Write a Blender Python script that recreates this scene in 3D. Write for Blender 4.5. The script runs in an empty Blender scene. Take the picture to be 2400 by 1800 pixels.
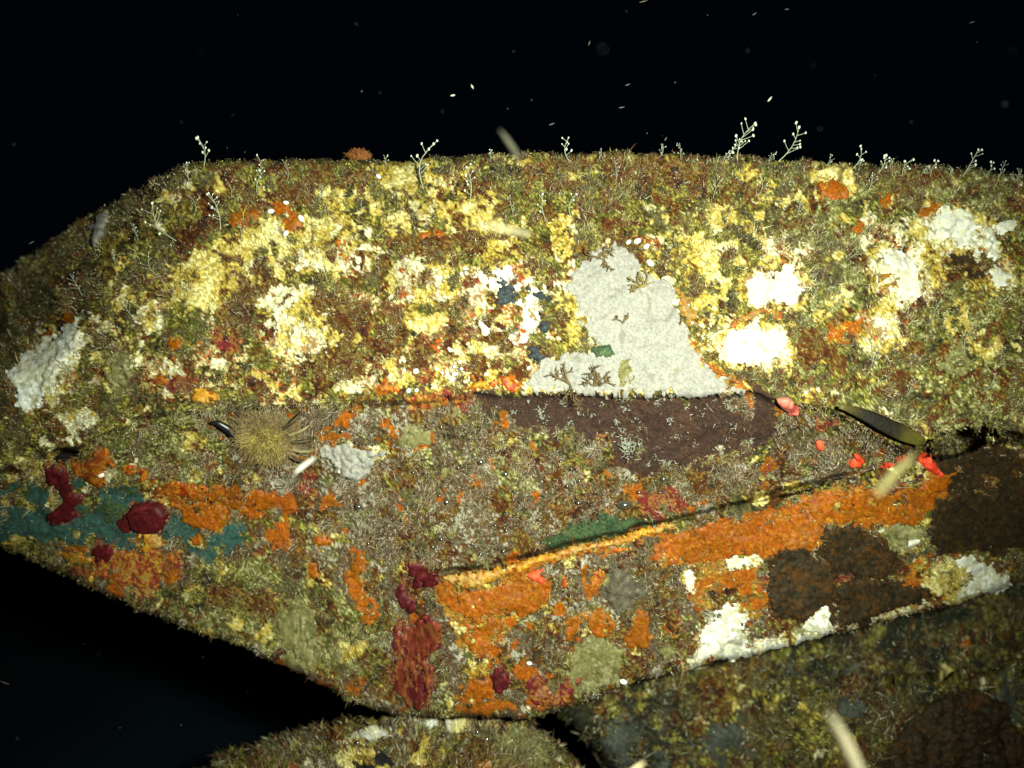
import bpy, math, random
import numpy as np

rng = np.random.default_rng(7)
random.seed(7)
scene = bpy.context.scene
COL = scene.collection

# ------------------------------------------------------------------ camera, world, lamp, exposure
cam_d = bpy.data.cameras.new('camera')
cam_d.lens = 30.0
cam_d.sensor_width = 36.0
cam_d.clip_start = 0.02
cam_d.clip_end = 200.0
cam_d.dof.use_dof = True
cam_d.dof.focus_distance = 1.02
cam_d.dof.aperture_fstop = 2.0
cam = bpy.data.objects.new('camera', cam_d)
cam.rotation_euler = (math.radians(90), 0, 0)
COL.objects.link(cam)
scene.camera = cam

world = bpy.data.worlds.new('World')
scene.world = world
world.use_nodes = True
bg = world.node_tree.nodes['Background']
bg.inputs['Color'].default_value = (0.12, 0.50, 1.0, 1)      # night water
bg.inputs['Strength'].default_value = 0.0017

lamp_d = bpy.data.lights.new('dive_lamp', 'SPOT')              # the diver's lamp beside the camera
lamp_d.energy = 136.0
lamp_d.color = (0.91, 1.0, 0.80)
lamp_d.spot_size = math.radians(86)
lamp_d.spot_blend = 1.0
lamp_d.shadow_soft_size = 0.035
lamp = bpy.data.objects.new('dive_lamp', lamp_d)
lamp.location = (0.20, -0.03, 0.07)
COL.objects.link(lamp)
from mathutils import Vector
lamp.rotation_euler = (Vector((0.05, 1.0, 0.03)) - Vector(lamp.location)).to_track_quat('-Z', 'Y').to_euler()

scene.view_settings.view_transform = 'Standard'
scene.view_settings.look = 'None'
scene.view_settings.gamma = 1.0
scene.view_settings.use_curve_mapping = False
scene.view_settings.exposure = 0.0

# ------------------------------------------------------------------ noise
def _hash(ix, iy, seed):
    h = (ix.astype(np.int64) * 374761393 + iy.astype(np.int64) * 668265263 + seed * 144269504 + 1013904223) & 0xffffffff
    h = ((h ^ (h >> 13)) * 1274126177) & 0xffffffff
    h = ((h ^ (h >> 16)) * 2246822519) & 0xffffffff
    h = h ^ (h >> 13)
    return (h & 0xffffff) / float(0xffffff)

def vnoise(x, y, seed=0):
    ix, iy = np.floor(x), np.floor(y)
    fx, fy = x - ix, y - iy
    fx = fx * fx * (3 - 2 * fx); fy = fy * fy * (3 - 2 * fy)
    a = _hash(ix, iy, seed); b = _hash(ix + 1, iy, seed)
    c = _hash(ix, iy + 1, seed); d = _hash(ix + 1, iy + 1, seed)
    return (a + (b - a) * fx) * (1 - fy) + (c + (d - c) * fx) * fy

def fbm(x, y, size, seed=0, octs=4):
    """0..1, mean about .5"""
    s = 0; a = 1; t = 0; f = 1.0 / size
    c, sn = math.cos(0.6), math.sin(0.6)
    for k in range(octs):
        s = s + a * vnoise(x * f + 17.3 * k, y * f - 9.1 * k, seed + k * 31)
        t += a; a *= 0.55; f *= 2.03
        x, y = x * c - y * sn, x * sn + y * c
    return s / t

def cells(x, y, size, seed=0):
    """distance to the nearest cell centre (0..~1) and the cell's random number"""
    x = x / size; y = y / size
    ix, iy = np.floor(x), np.floor(y)
    best = np.full(x.shape, 9.0); rid = np.zeros(x.shape)
    for dx in (-1, 0, 1):
        for dy in (-1, 0, 1):
            cx, cy = ix + dx, iy + dy
            px = cx + _hash(cx, cy, seed); py = cy + _hash(cx, cy, seed + 77)
            d = (px - x) ** 2 + (py - y) ** 2
            m = d < best
            best = np.where(m, d, best)
            rid = np.where(m, _hash(cx, cy, seed + 191), rid)
    return np.sqrt(best), rid

def sstep(a, b, x):
    t = np.clip((x - a) / (b - a), 0, 1)
    return t * t * (3 - 2 * t)

# ------------------------------------------------------------------ growth palettes (albedo)
PAL = {
 'olive':   [(0.0090,0.0064,0.0014), (0.0279,0.0218,0.0029), (0.0612,0.0520,0.0058), (0.1338,0.1093,0.0114), (0.3323,0.3002,0.0603), (0.0520,0.0153,0.0033), (0.0656,0.0717,0.0071)],
 'redturf': [(0.0151,0.0044,0.0013), (0.0418,0.0094,0.0010), (0.0839,0.0174,0.0010), (0.1032,0.0336,0.0010), (0.1964,0.1345,0.0263), (0.0461,0.0306,0.0011), (0.0701,0.0129,0.0010)],
 'yellow':  [(0.0926,0.0534,0.0126), (0.2581,0.1705,0.0169), (0.4221,0.3062,0.0426), (0.5294,0.4148,0.1280), (0.3680,0.2516,0.0289), (0.6341,0.5609,0.2457)],
 'rust':    [(0.0949,0.0193,0.0025), (0.1801,0.0383,0.0068), (0.2690,0.1640,0.0485), (0.4890,0.4064,0.1583), (0.6388,0.5679,0.3081), (0.1189,0.0559,0.0139), (0.3643,0.0689,0.0010)],
 'cream':   [(0.3633,0.3101,0.1295), (0.5236,0.4705,0.2261), (0.6631,0.6206,0.3869), (0.7425,0.7106,0.5088), (0.2549,0.1486,0.0531)],
 'chalk':   [(0.7020,0.6930,0.5940), (0.7560,0.7560,0.7020), (0.6300,0.6120,0.4680), (0.5580,0.5130,0.3420), (0.7200,0.7200,0.6660)],
 'slab':    [(0.2846,0.2704,0.2482), (0.3037,0.2784,0.2371), (0.2745,0.2630,0.2525), (0.3107,0.2849,0.2416), (0.2795,0.2679,0.2569), (0.3001,0.2752,0.2325)],
 'greyfuzz':[(0.0207,0.0122,0.0048), (0.0517,0.0318,0.0118), (0.0872,0.0616,0.0274), (0.1363,0.1165,0.0737), (0.1064,0.0324,0.0086), (0.0456,0.0399,0.0102), (0.3256,0.2935,0.2213)],
 'dryolive':[(0.0137,0.0124,0.0032), (0.0436,0.0403,0.0068), (0.0935,0.0869,0.0134), (0.1618,0.1553,0.0304), (0.4222,0.4050,0.1818), (0.0828,0.0302,0.0074), (0.0741,0.0872,0.0182)],
 'darkleft':[(0.024,0.02,0.0064), (0.048,0.04,0.0112), (0.08,0.068,0.02), (0.128,0.112,0.04), (0.04,0.016,0.0064)],  # dark turf; also carries the painted dimness of the left shoulder
 'plate':   [(0.0400,0.0192,0.0136), (0.0496,0.0240,0.0160), (0.0336,0.0176,0.0136), (0.0576,0.0272,0.0160)],
 'teal':    [(0.0278,0.0742,0.0616), (0.0333,0.0839,0.0691), (0.0244,0.0623,0.0539), (0.0385,0.0912,0.0743)],
 'green':   [(0.0315,0.0612,0.0225), (0.0450,0.0792,0.0300), (0.0225,0.0468,0.0210), (0.0540,0.0864,0.0338)],
 'orange':  [(0.2942,0.0705,0.0010), (0.3450,0.0868,0.0010), (0.2695,0.0531,0.0010), (0.3302,0.1090,0.0010), (0.2169,0.0584,0.0010)],
 'redorange':[(0.3510,0.0506,0.0033), (0.2700,0.0304,0.0033), (0.3915,0.0810,0.0041), (0.4185,0.1620,0.0135), (0.1755,0.0338,0.0068)],
 'amber':   [(0.4675,0.2125,0.0102), (0.408,0.1445,0.0051), (0.51,0.289,0.0255), (0.34,0.102,0.0051), (0.425,0.255,0.068)],
 'mottle':  [(0.3375,0.1080,0.0054), (0.4050,0.1620,0.0081), (0.2430,0.1350,0.0135), (0.1485,0.0878,0.0203), (0.3712,0.2295,0.0338), (0.2835,0.0608,0.0068)],
 'maroon':  [(0.0702,0.0047,0.0063), (0.0867,0.0060,0.0086), (0.0537,0.0033,0.0050), (0.0990,0.0087,0.0108)],
 'maroonstreak':[(.095,.009,.012), (.12,.012,.014), (.075,.007,.010), (.15,.022,.014), (.22,.085,.02), (.10,.010,.012), (.17,.03,.012)],
 'maroonmix':[(0.136,0.0136,0.015), (0.204,0.0238,0.0136), (0.0952,0.0082,0.0109), (0.2856,0.1292,0.0204), (0.204,0.068,0.0204), (0.1156,0.0102,0.0136)],
 'redyellow':[(0.36,0.176,0.016), (0.44,0.272,0.024), (0.24,0.04,0.016), (0.176,0.024,0.016), (0.384,0.112,0.0096), (0.288,0.176,0.04)],
 'scarlet': [(.80,.065,.02), (.70,.05,.02), (.85,.10,.04)],
 'pinkred': [(.75,.14,.10), (.80,.25,.20), (.60,.08,.06)],
 'slate':   [(0.0198,0.0264,0.0308), (0.0264,0.0352,0.0418), (0.0154,0.0198,0.0242), (0.0396,0.0484,0.0528)],
 'greybrown':[(.085,.07,.045), (.10,.085,.055), (.07,.055,.035), (.12,.10,.07)],
 'darkbrown':[(0.0215,0.0111,0.0028), (0.0285,0.0158,0.0035), (0.0142,0.0084,0.0025), (0.0406,0.0194,0.0037), (0.0166,0.0131,0.0042), (0.0526,0.0207,0.0025)],
 'palolive':[(0.1696,0.1535,0.0522), (0.2034,0.1821,0.0700), (0.1355,0.1195,0.0394), (0.2262,0.2049,0.0928)],
 'silt_haze':    [(0.0105,0.0300,0.0510), (0.0150,0.0420,0.0660), (0.0060,0.0180,0.0330)],  # dark silt with the blue haze of the water baked in
 'black':   [(.006,.006,.008), (.010,.009,.010), (.008,.007,.006)],
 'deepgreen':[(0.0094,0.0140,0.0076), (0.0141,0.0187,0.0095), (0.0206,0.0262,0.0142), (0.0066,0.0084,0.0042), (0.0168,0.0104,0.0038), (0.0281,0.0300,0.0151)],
 'greypale':[(0.0644,0.0729,0.0601), (0.0858,0.0944,0.0773), (0.0515,0.0579,0.0473), (0.0386,0.0408,0.0301)],
 'mound':   [(0.0653,0.0436,0.0182), (0.1098,0.0881,0.0301), (0.1606,0.1389,0.0519), (0.0605,0.0207,0.0062), (0.2641,0.2377,0.1146), (0.0453,0.0345,0.0163)],
}
FUZZ = {'olive':1.0,'redturf':1.1,'yellow':.16,'rust':.7,'cream':.16,'chalk':.03,'greyfuzz':1.15,'dryolive':1.2,'darkleft':1.0,
        'plate':.05,'teal':.10,'green':.06,'slab':.02,'deepgreen':.7,'mound':1.0,'mottle':.4,'redyellow':.4,'black':0.0,'palolive':.25,
        'greypale':.5,'darkbrown':.04,'orange':.12,'greybrown':.1,'maroon':.05}

def pick(kind, x, y, seed=0, size=6.8):
    p = np.array(PAL[kind])
    n = len(p)
    # the palette is drawn from at three grain sizes, so that clusters, flecks and single grains all show
    a = fbm(x, y, size * 5.5, seed + 5, 3)
    _, r1 = cells(x + 6 * fbm(x, y, 14, seed + 1, 2), y + 6 * fbm(x, y, 14, seed + 2, 2), size, seed + 11)
    _, r2 = cells(x, y, size * .45, seed + 23)
    t = (np.clip((a - .5) * 1.7 + .5, 0, 1) * .50 + r1 * .24 + r2 * .26) * 1.75 - .375
    t = np.clip(t, 0, .9999) * n
    i = t.astype(int)
    c = p[i]
    c2 = p[np.minimum(i + 1, n - 1)]
    f = sstep(.25, 1, t - i)[:, None]
    c = c * (1 - f) + c2 * f
    c = c * (.75 + .5 * r2)[:, None]
    if kind in ('yellow', 'cream', 'chalk', 'rust', 'slab'):               # brown growth in the cracks of crusts
        d, _ = cells(x + 12 * fbm(x, y, 26, seed + 41, 3), y + 12 * fbm(x, y, 26, seed + 43, 3), {'chalk': 24, 'slab': 30}.get(kind, 17), seed + 37)
        k = sstep(.62, .80, d) * sstep(.38, .62, fbm(x, y, 60, seed + 45, 3)) * {'slab': .35, 'chalk': .5}.get(kind, .9)
        c = c * (1 - k[:, None]) + np.array([.085, .055, .014]) * k[:, None]
    return c

def poly_sdf(x, y, poly):
    """signed distance to a polygon, positive inside"""
    P = np.asarray(poly, float); Q = np.roll(P, -1, axis=0)
    d = np.full(x.shape, 1e9); inside = np.zeros(x.shape, bool)
    for (ax, ay), (bx, by) in zip(P, Q):
        ex, ey = bx - ax, by - ay
        wx, wy = x - ax, y - ay
        t = np.clip((wx * ex + wy * ey) / (ex * ex + ey * ey + 1e-9), 0, 1)
        d = np.minimum(d, (wx - t * ex) ** 2 + (wy - t * ey) ** 2)
        c = ((ay > y) != (by > y)) & (x < (bx - ax) * (y - ay) / (by - ay + 1e-12) + ax)
        inside ^= c
    return np.where(inside, 1, -1) * np.sqrt(d)

def ell(cx, cy, rx, ry, rot=0, n=16):
    a = np.linspace(0, 2 * math.pi, n, endpoint=False); r = math.radians(rot)
    X, Y = rx * np.cos(a), ry * np.sin(a)
    return list(zip(cx + X * math.cos(r) - Y * math.sin(r), cy + X * math.sin(r) + Y * math.cos(r)))

# ------------------------------------------------------------------ surveyed surfaces
# The photograph was surveyed on a 2212 x 1659 grid.  A surface gives the distance (m) at each survey point;
# spot(x, y, distance) is the place in the scene.
K = 0.6 / 1106.0
def spot(x, y, d):
    return np.stack([(x - 1106.0) * K * d, d, (829.5 - y) * K * d], axis=-1)

class Surf:
    def __init__(self, depth, relief): self.depth, self.relief = depth, relief
    def raw(self, x, y): return spot(x, y, self.depth(x, y))
    def normal(self, x, y, e=2.5):
        a = self.raw(x + e, y) - self.raw(x - e, y); b = self.raw(x, y + e) - self.raw(x, y - e)
        n = np.cross(a, b); n /= np.linalg.norm(n, axis=-1, keepdims=True) + 1e-12
        return np.where((n[..., 1] > 0)[..., None], -n, n)
    def at(self, x, y, lift=0.0):
        x = np.asarray(x, float); y = np.asarray(y, float)
        n = self.normal(x, y)
        h = self.relief(x, y) + lift
        return self.raw(x, y) + n * np.asarray(h)[..., None], n

def line(pts):
    xs = np.array([p[0] for p in pts], float); ys = np.array([p[1] for p in pts], float)
    return lambda x: np.interp(x, xs, ys)

L_top = line([(-700,930),(-300,745),(0,596),(70,545),(130,512),(230,445),(330,388),(395,352),(450,349),(560,349),(780,346),(1000,339),(1180,328),(1300,329),(1500,335),(1700,347),(1900,355),(2050,360),(2130,370),(2212,382),(2500,420),(2900,480)])
L_cre = line([(-700,1130),(0,1010),(90,985),(170,955),(330,893),(500,880),(700,868),(860,862),(1000,850),(1130,846),(1620,848),(1700,868),(1790,880),(1950,965),(2020,955),(2100,935),(2212,930),(2900,900)])
L_lip = line([(-700,1180),(0,1075),(150,1060),(330,1075),(600,1115),(780,1180),(870,1225),(950,1241),(1050,1230),(1150,1203),(1220,1182),(1330,1160),(1400,1136),(1500,1116),(1600,1090),(1750,1053),(1860,1022),(1990,988),(2060,975),(2212,960),(2900,930)])
L_bot = line([(-700,1250),(0,1185),(60,1203),(130,1236),(300,1312),(480,1387),(620,1442),(700,1482),(780,1527),(870,1545),(1000,1545),(1150,1553),(1210,1535),(1340,1488),(1500,1442),(1700,1392),(1900,1346),(2050,1312),(2170,1266),(2212,1246),(2900,1100)])

def depth_main(x, y):
    t, c, l, b = L_top(x), L_cre(x), L_lip(x), L_bot(x)
    left = np.clip((430 - x) / 430, 0, 3)
    right = np.clip((x - 1800) / 412, 0, 3)
    dt = 1.055 + .08 * left + .02 * right
    dc = 0.985 + .07 * left + .03 * right
    dl = 1.085 + .03 * left + .03 * right
    db = 1.13 + .04 * left + .06 * right
    u = (y - t) / (c - t)
    up = dt + (dc - dt) * np.clip(u, -.3, 1) - .022 * np.sin(np.pi * np.clip(u, 0, 1))
    up = up + .03 * np.exp(-np.maximum(y - t, 0) / 5.0)              # rounded shoulder at the top
    edge = 392 - (y - 350) * .60                                        # the corner where the ledge turns away to the left
    up = up + .115 * np.clip((edge - x) / 130, 0, 2.2) * sstep(860, 640, y)
    v = (y - c) / (l - c)
    und = dc + .014 * sstep(0, 14, y - c) + (dl - dc - .014) * np.clip(v, 0, 1)
    und = und + .055 * sstep(-13, -2, y - l) * sstep(900, 1000, x) * sstep(1900, 1700, x)
    w = (y - l) / (b - l)
    step = .030 * sstep(860, 980, x) * sstep(2150, 2000, x)
    low = dl - step * sstep(0, 7, y - l) + (db - dl) * np.clip(w, 0, 1.2)
    low = low + .025 * np.exp(-np.maximum(b - y, 0) / 5.0)
    hollow = .13 * sstep(1.3, .5, ((x - 2075) / 70) ** 2 + ((y - 955 + (x - 2075) * .2) / 27) ** 2 + (fbm(x, y, 24, 97, 3) - .5) * 2.2) + .05 * sstep(1.2, .5, ((x - 142) / 36) ** 2 + ((y - 978) / 11) ** 2)
    return np.where(y <= c, up, np.where(y <= l, und, low)) + hollow

def relief_main(x, y):
    k1, _ = cells(x, y, 60, 3)
    k2, _ = cells(x + 9 * fbm(x, y, 20, 8, 2), y, 16, 5)
    k3, _ = cells(x, y, 7.5, 6)
    h = (fbm(x, y, 170, 1, 3) - .5) * .010 + (.5 - k1) * .003 + (fbm(x, y, 26, 2, 3) - .5) * .007
    h = h + ((.5 - k2) * .0030 + (.45 - k3) * .0013) * rough_main(x, y)
    return h

SMOOTH = []                                         # polygons where the bare surface is smooth
def rough_main(x, y):
    r = np.where((y > L_cre(x)) & (y < L_lip(x)), .5, .85)
    for p, k in SMOOTH:
        xs = [q[0] for q in p]; ys = [q[1] for q in p]
        m = (x > min(xs) - 8) & (x < max(xs) + 8) & (y > min(ys) - 8) & (y < max(ys) + 8)
        if m.any():
            r[m] = np.minimum(r[m], 1 - k * sstep(-4, 4, poly_sdf(x[m], y[m], p)))
    return r

PLATE = [(1022,848),(1130,836),(1620,838),(1664,858),(1684,885),(1682,915),(1664,948),(1612,985),(1500,1004),(1420,1012),(1340,1010),(1322,982),(1312,940),(1250,948),(1190,944),(1150,920),(1060,897)]
GREEN = [(1180,1172),(1215,1146),(1262,1118),(1320,1112),(1375,1118),(1420,1122),(1385,1138),(1330,1157),(1260,1172),(1200,1184)]
TEAL = [(0,1046),(60,1052),(150,1026),(240,1046),(320,1056),(330,1100),(372,1096),(430,1150),(490,1140),(546,1117),(540,1150),(500,1196),(450,1216),(408,1192),(388,1152),(300,1182),(230,1186),(130,1168),(60,1162),(0,1165),(-200,1160),(-200,1050)]
SMOOTH += [(PLATE, .85), (GREEN, .8), (TEAL, .8)]
main = Surf(depth_main, relief_main)
soft = Surf(depth_main, lambda x, y: (fbm(x, y, 170, 1, 3) - .5) * .010 + (.5 - cells(x, y, 60, 3)[0]) * .003 + (fbm(x, y, 26, 2, 3) - .5) * .0055 + .0010 + (relief_main(x, y) - (fbm(x, y, 170, 1, 3) - .5) * .010 - (.5 - cells(x, y, 60, 3)[0]) * .003 - (fbm(x, y, 26, 2, 3) - .5) * .007) * .18)
lip_surf = Surf(lambda x, y: depth_main(x, np.maximum(y, L_lip(x) + 14)), lambda x, y: (fbm(x, y, 60, 91, 3) - .5) * .008)

# zones of growth and of painted shade on the ledge: (kind, polygon, ragged edge px)
ZONES_MAIN = []
def zone(kind, poly, rag=14): ZONES_MAIN.append((kind, poly, rag))
# upper face
zone('darkleft', [(-800,1300),(-800,300),(420,330),(330,430),(250,520),(200,640),(150,720),(60,900),(0,1000)], 40)  # lamp falloff at the upper left, painted in as darker turf
zone('dryolive', [(1740,340),(2950,400),(2950,960),(2150,930),(1950,950),(1800,880),(1690,860),(1700,760),(1730,640),(1690,480)], 60)
zone('rust', [(500,640),(650,600),(760,640),(900,600),(1050,640),(1180,760),(1150,845),(860,860),(500,878),(330,880),(320,800),(440,740)], 45)
for a in [(1150,420,190,70,0),(1270,520,120,60,15),(700,390,110,38,0),(480,440,110,60,-30),(560,680,130,60,20),(820,560,110,50,0),(1330,380,130,45,0),(1010,520,80,40,0),(760,720,150,60,0),(1530,390,140,40,0),(620,400,90,40,0)]:
    zone('redturf', ell(*a), 32)
zone('darkleft', ell(170,600,90,80,-30), 30)  # more of the painted dimness on the turned-away left shoulder
for a in [(860,375,54,36,0),(968,408,48,44,40),(1020,455,80,34,25),(482,560,118,38,-25),(430,625,80,44,-10),(645,505,118,40,-8),(930,645,44,74,10),(880,470,46,28,0),(1085,560,62,36,10),(252,560,22,60,12),(740,430,44,34,0),(620,660,60,26,0),(1250,660,34,60,0),(1560,470,40,24,0),(255,790,34,44,0),(1800,380,56,34,0),(1535,590,56,60,0),(1480,540,60,40,0),(1660,430,50,24,0),(700,560,70,30,0)]:
    zone('yellow', ell(*a), 24)
for a in [(640,670,70,40,10),(760,560,50,24,0),(880,600,36,50,0),(660,740,80,40,0),(1530,690,42,30,0),(1940,540,80,46,30),(1900,700,60,50,30),(1690,560,44,30,0),(330,690,30,40,0),(360,800,30,24,0),(1390,520,34,16,0)]:
    zone('cream', ell(*a), 26)
for a in [(1095,600,80,26,5),(1110,700,66,46,0),(1060,690,30,30,0),(1195,690,26,20,0),(1020,612,30,18,0),(1200,610,26,26,0)]:
    zone('chalk', ell(*a), 30)
for a in [(1630,745,92,62,0),(1680,620,88,62,0),(1950,592,84,84,0),(2060,500,86,64,30),(2150,590,50,60,0),(1905,712,46,46,0),(108,790,60,110,20)]:
    zone('yellow', ell(*a), 22)
    zone('cream', ell(a[0], a[1], a[2] * .84, a[3] * .84, a[4]), 24)
for a in [(480,565,120,42,-25),(640,505,120,40,-8),(1000,450,90,30,28),(930,640,46,70,10),(430,628,76,40,-10)]:
    zone('yellow', ell(*a), 14)
for a in [(690,372,130,24,0),(1160,400,160,44,0),(1400,375,170,30,0),(1270,505,110,50,10),(520,420,70,34,0),(1560,400,90,30,0),(2120,560,40,30,0),(1760,760,60,50,0),(1840,820,60,30,0)]:
    zone('redturf', ell(*a), 26)
zone('darkbrown', ell(2090,572,46,26,25), 16)
# underside and lower face
zone('greyfuzz', [(480,888),(700,874),(1000,860),(1690,872),(1800,900),(1960,975),(2000,990),(1700,1060),(1400,1135),(1150,1200),(950,1240),(860,1215),(700,1150),(600,1110),(480,1050),(470,960)], 22)
zone('dryolive', [(0,1005),(170,960),(330,898),(480,885),(480,1040),(330,1035),(250,1000),(100,1010),(0,1050)], 20)
zone('greyfuzz', [(100,1190),(560,1130),(880,1230),(950,1250),(1500,1130),(1900,1040),(1900,1350),(1200,1540),(870,1550),(480,1390),(130,1240)], 40)
zone('dryolive', [(420,1220),(560,1180),(720,1200),(860,1260),(840,1420),(760,1470),(600,1420),(380,1330)], 30)
zone('greyfuzz', [(560,1130),(700,1160),(880,1240),(860,1330),(700,1260),(600,1210)], 24)
for a in [(980,1320,130,90,0),(1110,1420,110,60,0),(1430,1270,90,60,-15),(1300,1300,60,50,0),(1440,1390,70,40,-10)]:
    zone('greyfuzz', ell(*a), 24)
zone('palolive', ell(640,1370,46,80,-8), 16)
zone('redturf', ell(560,1310,80,30,25), 22)
zone('redturf', ell(470,1280,60,26,25), 22)
zone('redturf', ell(820,1450,40,50,0), 20)
zone('redturf', ell(1300,1470,90,26,-15), 16)
zone('darkbrown', [(2020,990),(2120,980),(2212,940),(2950,930),(2950,1150),(2212,1200),(2120,1180),(2060,1120),(2010,1080)], 24)
zone('mottle', [(1475,1195),(1560,1210),(1650,1200),(1660,1290),(1640,1345),(1560,1330),(1480,1290)], 16)
zone('mottle', [(1900,1250),(1990,1200),(2100,1190),(2180,1220),(2150,1280),(2000,1320),(1880,1340)], 20)
zone('yellow', ell(2050,1250,50,50,-20), 22)
zone('orange', [(1400,1172),(1480,1146),(1640,1108),(1780,1062),(1990,1050),(2068,1014),(2050,1050),(2000,1120),(1900,1132),(1790,1134),(1770,1180),(1690,1196),(1640,1200),(1500,1216),(1420,1208)], 16)
zone('mottle', [(940,1258),(1180,1250),(1200,1300),(1120,1350),(1070,1400),(1060,1500),(1000,1505),(1020,1420),(960,1330)], 18)
zone('orange', [(330,1042),(460,1048),(596,1064),(600,1090),(500,1110),(440,1100),(350,1090)], 14)
zone('cream', [(1480,1450),(1700,1394),(1900,1350),(2050,1316),(2170,1270),(2178,1240),(2050,1288),(1900,1326),(1700,1370),(1560,1400),(1470,1420)], 12)
zone('chalk', [(1490,1446),(1640,1408),(1800,1372),(1800,1356),(1620,1394),(1500,1420)], 10)
zone('green', GREEN, 14)
zone('teal', TEAL, 14)
zone('plate', PLATE, 22)
zone('black', [(112,1000),(120,985),(150,965),(172,960),(172,974),(140,995)], 5)  # shade inside the left gap, painted black

def classify(zones, default, x, y, seed=0):
    kid = np.zeros(len(x), int); names = [default]
    for i, (kind, poly, rag) in enumerate(zones):
        names.append(kind)
        xs = [q[0] for q in poly]; ys = [q[1] for q in poly]
        m = (x > min(xs) - rag) & (x < max(xs) + rag) & (y > min(ys) - rag) & (y < max(ys) + rag)
        if not m.any(): continue
        X, Y = x[m], y[m]
        n = (fbm(X, Y, max(rag * 1.6, 10), seed + 3 * i, 4) - .5) * rag * 3.2
        _, r = cells(X, Y, 7, seed + i)
        hit = poly_sdf(X, Y, poly) + n + (r - .5) * rag * .7 > 0
        k = kid[m]; k[hit] = len(names) - 1; kid[m] = k
    return kid, names

MOSAIC = {'olive': (('redturf', .15), ('yellow', .07), ('dryolive', .12), ('cream', .03), ('darkleft', .16)),
          'dryolive': (('redturf', .10), ('yellow', .06), ('cream', .04), ('darkleft', .13), ('greyfuzz', .10), ('mottle', .02)),
          'redturf': (('olive', .16), ('darkleft', .18), ('yellow', .03), ('rust', .05)),
          'rust': (('redturf', .26), ('cream', .10), ('olive', .10), ('mottle', .05), ('yellow', .03), ('maroonmix', .03)),
          'yellow': (('olive', .07), ('redturf', .07), ('cream', .20)),
          'cream': (('rust', .14), ('yellow', .16), ('chalk', .22)), 'chalk': (('rust', .20), ('cream', .26), ('redturf', .08)),
          'greyfuzz': (('mottle', .075), ('redturf', .15), ('dryolive', .05), ('darkleft', .12), ('palolive', .015), ('maroonmix', .015)),
          'darkleft': (('olive', .16), ('redturf', .18)), 'mottle': (('orange', .25), ('yellow', .12), ('redturf', .2)),
          'deepgreen': (('darkleft', .22), ('olive', .14), ('greypale', .02), ('redturf', .08)),
          'mound': (('redturf', .2), ('olive', .2), ('yellow', .05), ('cream', .04), ('greyfuzz', .15)),
          'plate': (('greyfuzz', .025), ('darkleft', .05)), 'teal': (('olive', .08), ('green', .04)), 'darkbrown': (('redturf', .10),)}
def paint(zones, default, x, y, seed=0):
    kid, names = classify(zones, default, x, y, seed)
    # small colonies of other kinds strewn through each kind of growth
    base = list(names)
    for pas, size in enumerate((46, 21)):
        wx = x + size * 1.1 * (fbm(x, y, size * .9, seed + 61 + pas, 3) - .5) * 2; wy = y + size * 1.1 * (fbm(x, y, size * .9, seed + 67 + pas, 3) - .5) * 2
        d, r = cells(wx, wy, size, seed + 71 + pas)
        ok = d + (fbm(x, y, 8, seed + 73, 2) - .5) * .5 < .62
        for nme, opts in MOSAIC.items():
            ids = [i for i, q in enumerate(base) if q == nme]
            m = np.isin(kid, ids) & ok
            lo = 0
            for k2, p in opts:
                p = p * (.85 if pas else 1)
                if k2 not in names: names.append(k2)
                kid = np.where(m & (r >= lo) & (r < lo + p), names.index(k2) if k2 not in base else base.index(k2), kid); lo += p
    col = np.zeros((len(x), 3)); fz = np.zeros(len(x))
    kinds = {}
    for i, nme in enumerate(names): kinds.setdefault(nme, []).append(i)
    for nme, ids in kinds.items():
        m = np.isin(kid, ids)
        if m.any():
            col[m] = pick(nme, x[m], y[m], seed + len(nme) * 7)
            fz[m] = FUZZ.get(nme, .5)
    return col, fz

# ------------------------------------------------------------------ materials
def make_mat(name, rough=.8, spec=.25, fine=260.0, bump=.35, vary=.35, coat=0.0, sss=0.0):
    m = bpy.data.materials.new(name); m.use_nodes = True
    nt = m.node_tree; N = nt.nodes; L = nt.links
    b = N['Principled BSDF']
    b.inputs['Roughness'].default_value = rough
    b.inputs['Specular IOR Level'].default_value = spec
    b.inputs['Coat Weight'].default_value = coat
    b.inputs['Coat Roughness'].default_value = .25
    if sss:
        b.inputs['Subsurface Weight'].default_value = sss
        b.inputs['Subsurface Radius'].default_value = (.004, .0015, .0008)
        b.inputs['Subsurface Scale'].default_value = 1.0
    at = N.new('ShaderNodeAttribute'); at.attribute_name = 'Col'
    geo = N.new('ShaderNodeTexCoord')
    n1 = N.new('ShaderNodeTexNoise'); n1.inputs['Scale'].default_value = fine; n1.inputs['Detail'].default_value = 4; n1.inputs['Roughness'].default_value = .65
    L.new(geo.outputs['Object'], n1.inputs['Vector'])
    mr = N.new('ShaderNodeMapRange'); mr.inputs['From Min'].default_value = .3; mr.inputs['From Max'].default_value = .7
    mr.inputs['To Min'].default_value = 1 - vary; mr.inputs['To Max'].default_value = 1 + vary
    L.new(n1.outputs['Fac'], mr.inputs['Value'])
    mx = N.new('ShaderNodeVectorMath'); mx.operation = 'SCALE'
    L.new(at.outputs['Color'], mx.inputs[0]); L.new(mr.outputs['Result'], mx.inputs['Scale'])
    L.new(mx.outputs['Vector'], b.inputs['Base Color'])
    if bump:
        n2 = N.new('ShaderNodeTexNoise'); n2.inputs['Scale'].default_value = fine * 1.6; n2.inputs['Detail'].default_value = 5
        L.new(geo.outputs['Object'], n2.inputs['Vector'])
        bp = N.new('ShaderNodeBump'); bp.inputs['Strength'].default_value = bump; bp.inputs['Distance'].default_value = .003
        L.new(n2.outputs['Fac'], bp.inputs['Height']); L.new(bp.outputs['Normal'], b.inputs['Normal'])
    return m

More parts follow.
